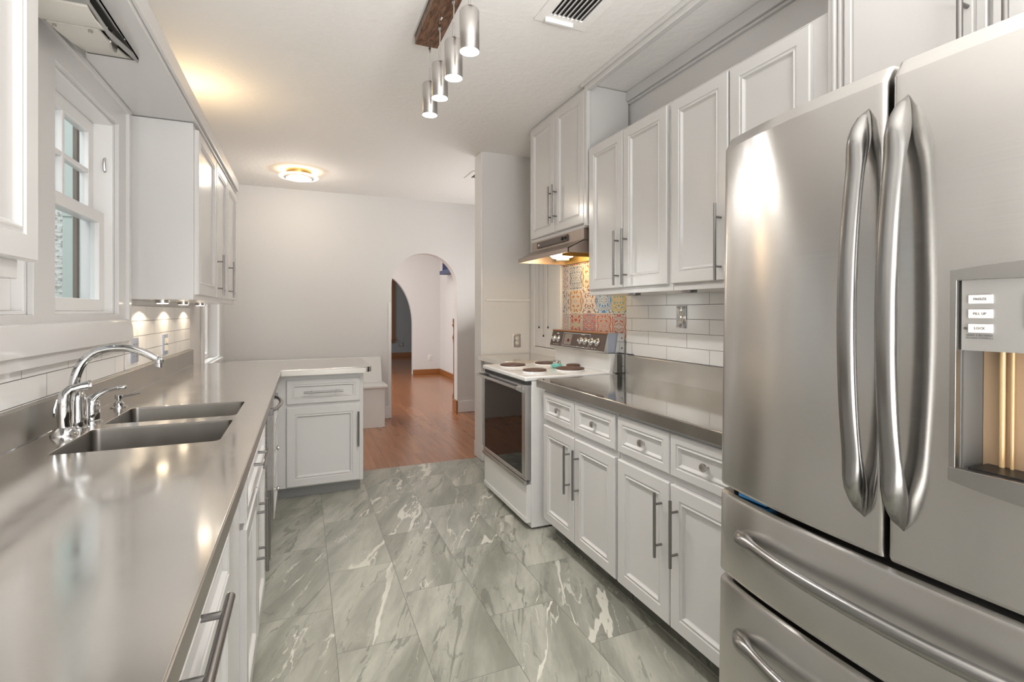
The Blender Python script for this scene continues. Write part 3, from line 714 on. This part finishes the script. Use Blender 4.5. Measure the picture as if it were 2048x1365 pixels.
# ================================================================== range
R = thing('range', (1.58, 3.10, 0), 'white freestanding electric range with black glass oven door', 'range')
Y0, Y1 = 2.72, 3.478
MB().box(1.262, 1.90, Y0, Y1, .012, .893).build('body', 'white', R, bevel=.003)
top = MB().box(1.218, 1.86, Y0 - .004, Y1 + .004, .893, .921).build('cooktop', 'white', R, bevel=.009, segs=3)
for i, (x, y, r) in enumerate(((1.365, 3.255, .088), (1.370, 2.905, .075), (1.640, 3.285, .078), (1.630, 2.905, .092))):
    MB().lathe((x, y, .9205), [(r + .004, 0), (r + .006, .003), (r, .012)], 36).build('burner_ring', 'white', top)
    MB().lathe((x, y, .930), [(r, 0), (r + .002, .004), (r, .011), (r * .9, .0125), (r * .5, .012)], 36).build('burner_cover', 'coil', top)
dr = MB().box(1.232, 1.262, Y0 + .002, Y1 - .002, .045, .272).box(1.226, 1.232, Y0 + .004, Y1 - .004, .045, .075).build('storage_drawer', 'white', R, bevel=.003)
od = MB().prism(rect(Y0 + .002, Y1 - .002, .300, .872), [rect(Y0 + .055, Y1 - .02, .325, .838)], YZ, 1.222, 1.262).build('oven_door', 'alum', R, bevel=.003)
MB().box(1.226, 1.240, Y0 + .055, Y1 - .02, .325, .838).build('oven_glass', 'blackglass', od)
MB().box(1.214, 1.234, Y0, Y1, .275, .298).build('trim_strip', 'nickel2', od, bevel=.002)
mb = MB().box(1.200, 1.224, Y0 - .002, Y1 + .02, .842, .872)
mb.box(1.176, 1.200, Y0 + .04, Y1 + .02, .842, .860)
mb.hexa([(1.176, Y0 + .04, .842), (1.176, Y0 + .04, .860), (1.176, Y0 + .05, .860), (1.176, Y0 + .05, .842), (1.222, Y0 - .01, .818), (1.222, Y0 - .01, .868), (1.222, Y0 + .06, .868), (1.222, Y0 + .06, .818)])
mb.build('door_handle', 'alum', od, bevel=.002)
MB().box(1.180, 1.196, Y0 + .06, Y1 - .02, .8605, .8635).build('handle_insert', 'black', od)
MB().box(1.186, 1.202, 3.30, 3.36, .862, .874).build('latch', 'black', od, bevel=.003)
MB().box(1.236, 1.262, Y0, Y1, .872, .893).build('vent_gap', 'dark', R)
# backguard
MB().loft([[(x, y, z) for x, z in ((1.80, .915), (1.815, .93), (1.82, 1.0), (1.80, 1.055), (1.89, 1.055), (1.90, .915))] for y in (Y0, Y1)]).build('backguard', 'white', R, bevel=.004, ang=60)
cp = MB().loft([[(x, y, z) for x, z in ((1.775, 1.040), (1.771, 1.050), (1.801, 1.165), (1.812, 1.172), (1.90, 1.172), (1.90, 1.04))] for y in (Y0, Y1)]).build('control_panel', 'alum', R, bevel=.001)
pn = Vector((-.115, 0, .030)).normalized(); pu = Vector((0, -1, 0)); pv = Vector((.030, 0, .115)).normalized()
def cpP(y, s, d=0.): return Vector((1.772, y, 1.054)) + pv * s + pn * d
MB().panel(cpP(Y1 - .004, .0, 0), pu, pv, pn, Y1 - Y0 - .008, .112, [(0, -.001), (0, .002), (.001, .003)]).build('panel_face', 'panelbrown', cp)
MB().panel(cpP(Y1 - .002, .112, 0), pu, pv, pn, Y1 - Y0 - .004, .012, [(0, -.004), (0, .006), (.003, .009)]).build('wood_strip', 'woodtrim', cp)
fr = MB().prism(rect(0, .372, 0, .098), [rect(.004, .368, .004, .094)], lambda a, b, d: tuple(cpP(3.283 - a, .007 + b, d)), .003, .006).build('clock_frame', 'chrome', cp)
MB().panel(cpP(3.262, .018, 0), pu, pv, pn, .105, .078, [(0, .003), (0, .0045)]).build('clock_face', pbr('clock_face_paint', (.24, .21, .185), .4), cp)
MB().panel(cpP(3.225, .048, 0), pu, pv, pn, .06, .006, [(0, .0045), (0, .006)]).panel(cpP(3.24, .03, 0), pu, pv, pn, .006, .018, [(0, .0045), (0, .006)]).build('clock_hand', 'red', cp)
MB().lathe(cpP(3.2, .050, .0045), [(.012, 0), (.011, .004), (.004, .005)], 16, pn).build('clock_dial', 'black', cp)
MB().panel(cpP(3.395, .092, 0), pu, pv, pn, .03, .007, [(0, .003), (0, .0036)]).build('name_mark', 'label', cp)
for y0_, w_ in ((3.42, .012), (3.355, .012), (3.39, .018), (3.04, .05), (3.07, .02), (2.99, .02), (2.905, .012), (2.835, .012), (2.875, .022)):
    MB().panel(cpP(y0_, .010 if w_ != .05 else .097, 0), pu, pv, pn, w_, .0035, [(0, .003), (0, .0035)]).build('marking', 'label', cp)
for y in (3.418, 3.352, 3.028, 2.968, 2.888, 2.815):
    kb = MB().lathe(cpP(y, .055, .003), [(.025, 0), (.0265, .003), (.024, .005), (.021, .004), (.018, .006)], 24, pn).build('knob', 'nickel2', cp)
    MB().lathe(cpP(y, .055, .006), [(.019, 0), (.019, .002), (.013, .010), (.012, .020), (.009, .023), (.003, .024)], 24, pn).build('knob_cap', 'chrome', kb)
MB().box(1.80, 1.90, Y0 - .003, Y0 + .0, 1.045, 1.172).build('side_plate', 'bluegrey', cp)
# wall bracket beside the backguard
B = thing('tape_clad_gap_panel', (1.86, 2.70, .915), 'tall blue-grey metal side plate between range control panel and tiles', 'metal plate')
B.name = 'metal_side_plate'; ORG[B.name] = Vector((1.86, 2.70, .915))
MB().prism([(1.83, .916), (1.92, .916), (1.92, 1.172), (1.872, 1.172)], [], lambda a, b, d: (a, d, b), 2.709, 2.714).build('plate', 'chrome', B, bevel=.001)
for z in (1.14, 1.075): MB().lathe((1.90, 2.709, z), [(.005, 0), (.006, .001), (.003, .003)], 12, (0, -1, 0)).build('screw', 'nickel', B)
# small things on the cooktop
T = thing('spoon_bowl', (1.625, 3.09, .922), 'small turquoise dish with a chrome top sitting on the cooktop', 'dish')
MB().lathe((1.625, 3.085, .9215), [(.020, 0), (.034, .004), (.040, .018), (.038, .024), (.030, .028), (.026, .030)], 28).build('dish', 'teal', T)
MB().lathe((1.625, 3.085, .9505), [(.026, 0), (.028, .003), (.028, .016), (.024, .019), (.010, .020)], 24).build('lid', 'chrome', T)
tag(MB().lathe((1.775, 3.12, .9215), [(.040, 0), (.048, .004), (.050, .012), (.044, .016), (.030, .018)], 28).build('burner_cap', 'coil'), 'round dark cap at the back of the cooktop against the backguard', 'burner cap')

# small counter between range and partition
C = thing('base_cabinet', (1.67, 3.82, 0), 'narrow white base cabinet behind the far side of the range', 'cabinet')
MB().box(1.46, 1.93, 3.50, 4.135, .0, .886).build('carcass', 'cab', C, bevel=.002)
tag(MB().box(1.402, 1.935, 3.495, 4.140, .892, .932).build('countertop', 'steelc', bevel=.003), 'short stainless steel countertop between the range and the partition wall', 'countertop')
# ================================================================== hood
H = thing('range_hood', (1.72, 3.1, 1.67), 'taupe range hood with a lit lamp under the white cabinet', 'range hood')
HY0, HY1 = 2.700, 3.47
MB().box(1.612, 1.925, HY0, HY1, 1.762, 1.834).build('control_box', 'taupe', H, bevel=.002)
mb = MB()
def shell(y0, y1, pts): mb.loft([[(x, y, z) for x, z in pts] for y in (y0, y1)])
shell(HY0, HY1, [(1.500, 1.678), (1.500, 1.706), (1.612, 1.764), (1.925, 1.764), (1.925, 1.758), (1.614, 1.758), (1.505, 1.702), (1.505, 1.678)])
for y in (HY0, HY1 - .004):
    mb.prism([(1.500, 1.678), (1.925, 1.678), (1.925, 1.762), (1.612, 1.762), (1.500, 1.706)], [], XZ, y, y + .004)
mb.box(1.921, 1.925, HY0, HY1, 1.678, 1.76)
mb.build('canopy', 'taupe', H)
MB().box(1.60, 1.92, HY0 + .006, HY1 - .006, 1.745, 1.749).box(1.62, 1.86, 2.99, 3.0, 1.69, 1.745).box(1.905, 1.918, HY0 + .006, HY1 - .006, 1.68, 1.735).build('filter_tray', 'gold', H, bevel=.001)
MB().box(1.602, 1.612, 2.90, 3.36, 1.779, 1.822).build('control_strip', 'panelbrown', H, bevel=.002)
MB().lathe((1.602, 2.96, 1.80), [(.012, -.0), (.012, .008), (.008, .012)], 16, N_R).lathe((1.602, 2.92, 1.80), [(.010, -.0), (.010, .006), (.007, .008)], 16, N_R).build('knob', 'black', H)
MB().panel((1.602, 3.335, 1.795), U_R, (0, 0, 1), N_R, .022, .010, [(0, 0), (0, .001)]).build('badge', 'label', H)
MB().loft([[(x, y, 1.744 - d) for x, y in rr(1.65 + e, 1.79 - e, 3.08 + e, 3.28 - e, .03)] for e, d in ((0, 0), (.002, .02), (.02, .045), (.05, .055))]).build('lamp_cover', 'bulbw', H)
MB().box(1.80, 1.86, 3.33, 3.43, 1.70, 1.745).build('sticker_plate', 'ivory', H)
point('hood_lamp', (1.72, 3.18, 1.665), 2.2, (1, .74, .42), .04)
point('hood_lamp_inner', (1.84, 3.05, 1.705), .8, (1, .62, .25), .02)

# ================================================================== refrigerator
FR = thing('refrigerator', (1.05, .605, 0), 'stainless steel French-door refrigerator with two freezer drawers', 'refrigerator')
FY0, FY1, FC, XE, BUL = .158, 1.052, .605, 1.048, .042
def xf(y, e=0.):
    t = min(1., abs(y - FC) / (FY1 - FC)); return XE + e - BUL * (1 - t ** 2.6)
def fridge_front(name, y0, y1, z0, z1, chamfer=True, hole=None, mat='fridge', XB=XE + .062, dx=0.):
    """curved door slab; hole = (ya, yb, za, zb, depth)"""
    ys = [y0 + (y1 - y0) * i / 24 for i in range(25)]
    if hole: ys = sorted(set([y for y in ys if not (abs(y - hole[0]) < .01 or abs(y - hole[1]) < .01)] + [hole[0], hole[1]]))
    # rounded vertical edges
    er = .010
    def setb(y):
        d = min(y - y0, y1 - y)
        return er - math.sqrt(max(0., er * er - (er - d) ** 2)) if d < er else 0.
    ys = sorted(set(ys + [y0 + .001, y0 + .003, y0 + .006, y0 + .010, y1 - .001, y1 - .003, y1 - .006, y1 - .010]))
    zs = [(z0, .012), (z0 + .003, .004), (z0 + .010, 0.)]
    if hole: zs += [(hole[2], 0.), (hole[3], 0.)]
    zs += [(z1 - .034, 0.), (z1 - .031, .0012), (z1, .020)] if chamfer else [(z1 - .012, 0.), (z1 - .005, .003), (z1, .012)]
    mb = MB(); bm = mb.bm
    Fv = [[bm.verts.new((xf(y) + s + setb(y) + dx, y, z)) for y in ys] for z, s in zs]
    Bv = [[bm.verts.new((XB, y, z)) for y in ys] for z, s in zs]
    nz, ny = len(zs), len(ys)
    inh = lambda i, j: hole and hole[0] - 1e-6 <= ys[j] and ys[j + 1] <= hole[1] + 1e-6 and hole[2] - 1e-6 <= zs[i][0] and zs[i + 1][0] <= hole[3] + 1e-6
    for i in range(nz - 1):
        for j in range(ny - 1):
            if not inh(i, j):
                bm.faces.new((Fv[i][j], Fv[i][j + 1], Fv[i + 1][j + 1], Fv[i + 1][j]))
            bm.faces.new((Bv[i][j], Bv[i + 1][j], Bv[i + 1][j + 1], Bv[i][j + 1]))
    for j in range(ny - 1):
        bm.faces.new((Fv[0][j], Bv[0][j], Bv[0][j + 1], Fv[0][j + 1])); bm.faces.new((Fv[-1][j], Fv[-1][j + 1], Bv[-1][j + 1], Bv[-1][j]))
    for i in range(nz - 1):
        bm.faces.new((Fv[i][0], Fv[i + 1][0], Bv[i + 1][0], Bv[i][0])); bm.faces.new((Fv[i][-1], Bv[i][-1], Bv[i + 1][-1], Fv[i + 1][-1]))
    return mb.build(name, mat, FR, ang=28)
MB().box(XE + .066, 1.90, FY0 + .01, FY1 - .01, .03, 1.755).build('body', 'grey', FR, bevel=.006)
DY0, DY1 = .19, .497
dl = fridge_front('door', FC + .004, FY1, .836, 1.788)
dr_ = fridge_front('door', FY0, FC - .005, .836, 1.788, hole=(DY0 + .012, DY1 - .010, 1.045, 1.362))
d1 = fridge_front('freezer_drawer', FY0, FY1, .602, .823, False)
d2 = fridge_front('freezer_drawer', FY0, FY1, .085, .588, False)
MB().box(XE + .03, XE + .066, FY0 + .02, FY1 - .02, .08, 1.775).build('gasket', 'dark', FR)
MB().box(XE + .05, 1.85, FY0 + .03, FY1 - .03, 0, .08).build('base_grille', 'black', FR)
mb = MB()
for i in range(9):
    y = .925 + (.985 - .925) * i / 8
mb.hexa([(xf(.93) + .020, .90, .826), (xf(.93) + .020, .985, .826), (XE + .05, .985, .826), (XE + .05, .90, .826), (xf(.93) + .020, .90, .834), (xf(.93) + .020, .985, .834), (XE + .05, .985, .834), (XE + .05, .90, .834)]).build('sticker', 'blue', FR)
def bow_handle(parent, P0, P1, N, W, out, wid, dep):
    """spear-ended bowed pull from P0 to P1; N out of the door, W across"""
    P0, P1, N, W = map(Vector, (P0, P1, N, W)); rings = []; n = 40
    for i in range(n + 1):
        t = i / n; s = min(t, 1 - t) * 2
        c = P0.lerp(P1, t) + N * (out * min(1., math.sin(math.pi * t) ** .55) + .002)
        tip = min(1., (min(t, 1 - t) / .13)); tip = math.sqrt(max(0, 1 - (1 - tip) ** 2)) if tip < 1 else 1
        k = .05 + .95 * tip; sw = 1 + .12 * math.exp(-((min(t, 1 - t) - .10) / .05) ** 2)
        a, b = wid / 2 * k * sw, dep / 2 * k * (1 + 1.1 * math.exp(-((min(t, 1 - t) - .07) / .05) ** 2))
        rings.append([c + W * a * math.cos(q) + N * b * math.sin(q) for q in [2 * math.pi * j / 20 for j in range(20)]])
    return MB().loft(rings).build('handle', 'fhandle', parent, ang=70)
def fx(y, dz=0): return xf(y)
bow_handle(dl, (fx(.645) + .002, .642, .905), (fx(.645) + .002, .642, 1.712), (-1, 0, 0), (0, 1, 0), .060, .035, .026)
bow_handle(dr_, (fx(.572) + .002, .572, .905), (fx(.572) + .002, .572, 1.712), (-1, 0, 0), (0, 1, 0), .060, .035, .026)
def drawer_handle(parent, z):
    rings = []; n = 48; y0, y1 = .975, .235
    for i in range(n + 1):
        t = i / n; y = y0 + (y1 - y0) * t; q = min(t, 1 - t)
        x = xf(y) - .058 * min(1., math.sin(math.pi * t) ** .5) - .002
        tip = min(1., q / .10); k = .05 + .95 * (math.sqrt(max(0, 1 - (1 - tip) ** 2)) if tip < 1 else 1)
        a = .015 * k * (1 + .3 * math.exp(-((q - .08) / .04) ** 2)); b = .013 * k * (1 + 1.1 * math.exp(-((q - .06) / .04) ** 2))
        rings.append([(x + b * math.sin(g), y, z + a * math.cos(g)) for g in [2 * math.pi * j / 20 for j in range(20)]])
    MB().loft(rings).build('handle', 'fhandle', parent, ang=70)
drawer_handle(d1, .742); drawer_handle(d2, .487)
# dispenser set into the right-hand door
ds = MB(); n = 14
def strip(mb, ya, yb, za, zb, xo0, xo1, za2=None, zb2=None):
    rings = []
    for i in range(n + 1):
        y = ya + (yb - ya) * i / n; q = 1 - (2 * i / n - 1) ** 2
        a = za + (za2 or 0) * q; b = zb + (zb2 or 0) * q
        rings.append([(xf(y) + xo0, y, a), (xf(y) + xo1, y, a), (xf(y) + xo1, y, b), (xf(y) + xo0, y, b)])
    mb.loft(rings)
strip(ds, DY0, DY1, 1.362, 1.379, -.016, .004, 0, .012); strip(ds, DY0, DY1, 1.025, 1.047, -.018, .004, -.016, 0)
strip(ds, DY1 - .009, DY1, 1.03, 1.374, -.016, .004); strip(ds, DY0, DY0 + .014, 1.03, 1.374, -.010, .004)
D = ds.build('dispenser', pbr('dispenser_frame_metal', (.42, .41, .39), .3, 1.), dr_, bevel=.002, ang=40)
cpn = MB(); strip(cpn, DY0 + .014, DY1 - .012, 1.245, 1.362, -.006, .02); cpn.build('dispenser_panel', pbr('dispenser_panel_paint', (.34, .33, .315), .35, .3), dr_)
mb = MB(); xa = xf(.45)
mb.box(xa + .0, xa + .105, DY1 - .0125, DY1 - .0095, 1.04, 1.26)
mb.box(xa + .0, xa + .105, DY0 + .0115, DY0 + .014, 1.04, 1.26).box(xa + .02, xa + .105, DY0 + .012, DY1 - .011, 1.255, 1.262)
mb.box(xa + .0, xa + .105, DY0 + .012, DY1 - .011, 1.040, 1.046)
mb.build('recess_wall', pbr('dispenser_liner', (.17, .17, .165), .45, .4), dr_)
MB().box(xa + .058, xa + .064, DY0 + .012, DY1 - .013, 1.046, 1.255).build('recess_back', pbr('tan_back', (.46, .32, .20), .35, .0), dr_)  # plain tan colour on the back of the recess
MB().cyl((xa + .052, .456, 1.05), (xa + .052, .456, 1.25), .004, seg=16).cyl((xa + .052, .443, 1.05), (xa + .052, .443, 1.25), .0025, seg=12).build('water_tube', pbr('amber_tube', (.75, .52, .26), .25, .2), dr_)
MB().box(xa - .002, xa + .09, DY0 + .02, DY1 - .02, 1.046, 1.050).build('drip_tray', 'black', dr_)
scr = MB(); strip(scr, .30, .405, 1.283, 1.335, -.008, .0); scr.build('screen', pbr('display', (.16, .16, .16), .15), dr_)
def text(s, P, size, parent, mat):
    cu = bpy.data.curves.new('t', 'FONT'); cu.body = s; cu.size = size; cu.align_x = 'CENTER'; cu.align_y = 'CENTER'; cu.extrude = .0001; cu.resolution_u = 2
    to = bpy.data.objects.new('t', cu); COL.objects.link(to)
    to.matrix_world = Matrix(((0, 0, -1, P[0]), (-1, 0, 0, P[1]), (0, 1, 0, P[2]), (0, 0, 0, 1)))
    bpy.context.view_layer.update()
    me = bpy.data.meshes.new_from_object(to); me.transform(to.matrix_world); bpy.data.objects.remove(to)
    me.transform(Matrix.Translation(-ORG[parent.name])); me.materials.clear(); me.materials.append(M[mat])
    o = bpy.data.objects.new('lettering', me); COL.objects.link(o); o.parent = parent; ORG[o.name] = ORG[parent.name]
for z, s in ((1.330, 'FREEZE'), (1.306, 'FILL UP'), (1.282, 'LOCK')):
    b_ = MB().box(xf(.46) - .0085, xf(.46) - .004, .444, .476, z - .0072, z + .0072).build('button', 'label', dr_, bevel=.001)
    text(s, (xf(.46) - .0088, .460, z), .0055, b_, 'ink')
text('HOLD 3 SECONDS', (xf(.46) - .0075, .461, 1.2705), .0042, dr_, 'ink'); text('TO LOCK CONTROLS', (xf(.46) - .0075, .461, 1.266), .0036, dr_, 'ink')
MB().lathe((xf(.48) - .0065, .4795, 1.282), [(.0022, 0), (.0022, .001), (.001, .0015)], 10, (-1, 0, 0)).build('indicator', 'ink', dr_)
FR.rotation_euler.y = math.radians(.95)

# ================================================================== ceiling fixtures
Lx = .578
P = thing('pendant_light', (Lx, 2.1, 2.3), 'row pendant with four brushed metal cylinders hanging from a wooden ceiling plate', 'pendant light')
can = MB().box(.520, .635, 1.62, 2.515, 2.660, 2.700).build('canopy', 'walnut', P, bevel=.001)
MB().box(.515, .640, 1.61, 2.52, 2.700, 2.7195).build('canopy_back', 'alum', P)
MB().box(.582, .590, 2.235, 2.255, 2.655, 2.660).build('canopy_screw', 'trim', P, bevel=.002)
for i, (y, zt) in enumerate(((1.80, 0), (2.03, 0), (2.245, 0), (2.457, 0))):
    x = Lx + (0 if i % 2 == 0 else .004); r = .0375; zb = 2.290
    sh = MB().lathe((x, y, zb), [(r - .003, .010), (r - .001, 0), (r, .001), (r, .150), (r - .004, .158), (.010, .162), (.006, .163)], 36).build('shade', 'nickel2', P, ang=50)
    MB().lathe((x, y, zb + .001), [(r - .004, 0), (r - .003, .004), (r - .006, .008)], 36).build('lens', 'bulb', sh)
    MB().tube([(x, y, zb + .16), (x, y, zb + .235)], [.006, .0045], 10).build('stem', 'nickel2', sh)
    MB().tube([(x, y, zb + .23), (x + .001, y - .002, zb + .29), (x - .001, y, zb + .34), (x, y, 2.664)], .0022, 8).build('cord', 'alum', sh)
    MB().lathe((x, y, 2.60), [(.002, 0), (.006, .004), (.006, .024), (.003, .030)], 12).build('cord_grip', 'chrome', sh)
    spot('pendant_beam', (x, y, zb - .012), (0, 0, -1), 19, (1, .97, .93), 140, .9, .03)
P = thing('ceiling_light', (-.04, 5.43, 2.64), 'round glowing flush ceiling light over the far dining area', 'ceiling light')
MB().lathe((-.04, 5.43, 2.665), [(.115, 0), (.12, .01), (.12, .055)], 40).build('base', pbr('brass', (.62, .42, .18), .3, 1.), P)
MB().lathe((-.04, 5.43, 2.650), [(.182, .002), (.187, .006), (.182, .014), (.10, .016)], 48).build('rim', 'frosted', P)
MB().lathe((-.04, 5.43, 2.640), [(.128, 0), (.140, .002), (.140, .012)], 48).build('band', 'nickel2', P)
MB().lathe((-.04, 5.43, 2.634), [(.10, 0), (.116, .003), (.118, .007)], 48).build('lens', 'bulbw', P)
point('ceiling_glow', (-.04, 5.43, 2.60), 10, (1, .92, .80), .1)
g = area('ceiling_glow_up', (-.04, 5.43, 2.668), (0, 0, 1), .34, .34, 1.6, (1, .74, .46)); g.data.shape = 'DISK'
# small lamp lying on top of the left wall cabinets, its glow reaches the ceiling
T = thing('cabinet_top_lamp', (-.62, 3.5, 2.375), 'small warm lamp hidden on top of the left wall cabinets', 'lamp')
MB().lathe((-.62, 3.5, 2.375), [(.035, 0), (.035, .02), (.02, .03)], 20).build('base', 'nickel2', T)
MB().lathe((-.62, 3.5, 2.405), [(.012, 0), (.025, .02), (.027, .04), (.015, .06), (.004, .064)], 16).build('bulb', 'bulbw', T)
point('cabinet_top_glow', (-.62, 3.6, 2.48), 3.0, (1, .70, .36), .05)

def ceiling_vent(x0, x1, y0, y1, label, louvres):
    V = thing('ceiling_vent', ((x0 + x1) / 2, (y0 + y1) / 2, CZ - .012), label, 'vent')
    MB().prism(rect(x0, x1, y0, y1), [rect(x0 + .055, x1 - .055, y0 + .07, y1 - .07)], XY, CZ - .010, CZ - .0005).build('frame', 'ceil', V, bevel=.003)
    MB().box(x0 + .05, x1 - .05, y0 + .065, y1 - .065, CZ - .003, CZ - .001).build('duct', 'black', V)
    k = louvres
    for i in range(k):
        x = x0 + .06 + (x1 - x0 - .12) * (i + .5) / k
        MB().hexa([(x - .010, y0 + .07, CZ - .014), (x - .006, y0 + .07, CZ - .014), (x - .006, y1 - .07, CZ - .014), (x - .010, y1 - .07, CZ - .014), (x + .004, y0 + .07, CZ - .003), (x + .008, y0 + .07, CZ - .003), (x + .008, y1 - .07, CZ - .003), (x + .004, y1 - .07, CZ - .003)]).build('louvre', 'trim', V)
    return V
V = ceiling_vent(1.02, 1.30, 1.72, 2.17, 'white ceiling vent with dark slots near the pendant light', 7)
MB().box(1.06, 1.21, 2.125, 2.14, CZ - .030, CZ - .008).box(1.10, 1.17, 2.155, 2.165, CZ - .016, CZ - .008).build('damper_lever', 'trim', V, bevel=.002)
ceiling_vent(1.56, 1.86, 4.75, 5.05, 'far white ceiling vent beside the top of the partition wall', 6)

# ================================================================== dining side
B = thing('corner_bench', (0.3, 6.0, 0), 'white built-in bench with a sloping back, left of the archway', 'bench')
MB().box(-.78, .855, 5.80, 6.25, 0, .445).build('base', 'trim', B, bevel=.003)
MB().box(-.78, .890, 5.775, 6.25, .445, .475).build('seat', 'trim', B, bevel=.008)
MB().hexa([(-.78, 6.06, .475), (.862, 6.06, .475), (.862, 6.25, .475), (-.78, 6.25, .475), (-.78, 6.17, .768), (.862, 6.17, .768), (.862, 6.25, .768), (-.78, 6.25, .768)]).build('backrest', 'trim', B, bevel=.004)
# stair newel just past the arch
N_ = thing('newel_post', (1.905, 6.62, 0), 'slim turned wooden newel post just beyond the archway', 'newel post')
MB().box(1.885, 1.925, 6.60, 6.64, 0, .18).build('plinth', 'woodtrim', N_, bevel=.003)
MB().lathe((1.905, 6.62, .18), [(.018, 0), (.012, .03), (.011, .68), (.017, .75), (.026, .78), (.017, .81), (.012, .84), (.012, .91), (.020, .935), (.030, .95), (.020, .965), (.016, .98)], 20).build('shaft', 'woodtrim', N_)
MB().box(1.888, 1.922, 6.603, 6.637, 1.16, 1.215).build('cap', 'woodtrim', N_, bevel=.003)
# navy stair landing edge high on the hall wall
L_ = thing('stair_landing', (2.6, 9.4, 2.05), 'navy painted landing edge with thin balusters high beyond the archway', 'landing')
MB().box(2.50, 2.68, 8.5, 9.72, 2.045, 2.115).build('edge_board', 'navy', L_, bevel=.003)
mb = None
for i in range(9):
    y = 9.57 - i * .06
    MB().box(2.52, 2.545, y - .01, y + .01, 2.115, 2.95).build('baluster', 'navy', L_)
MB().box(2.51, 2.56, 8.6, 9.48, 2.95, 3.0).build('handrail', 'navy', L_)
# far window wooden casing
W = srt('window_5', (2.0, 14.6, .45))
MB().prism(rect(1.3, 2.43, .42, 2.26), [rect(1.38, 2.35, .52, 2.18)], XZ, 14.56, 14.6).build('casing', 'woodtrim', W, bevel=.004)
MB().box(1.38, 2.35, 14.585, 14.595, .52, 2.18).build('pane', pbr('bright_pane', (.7, .75, .8), .2), W)
MB().box(1.25, 2.47, 14.52, 14.6, .50, .53).build('sill', 'woodtrim', W, bevel=.004)
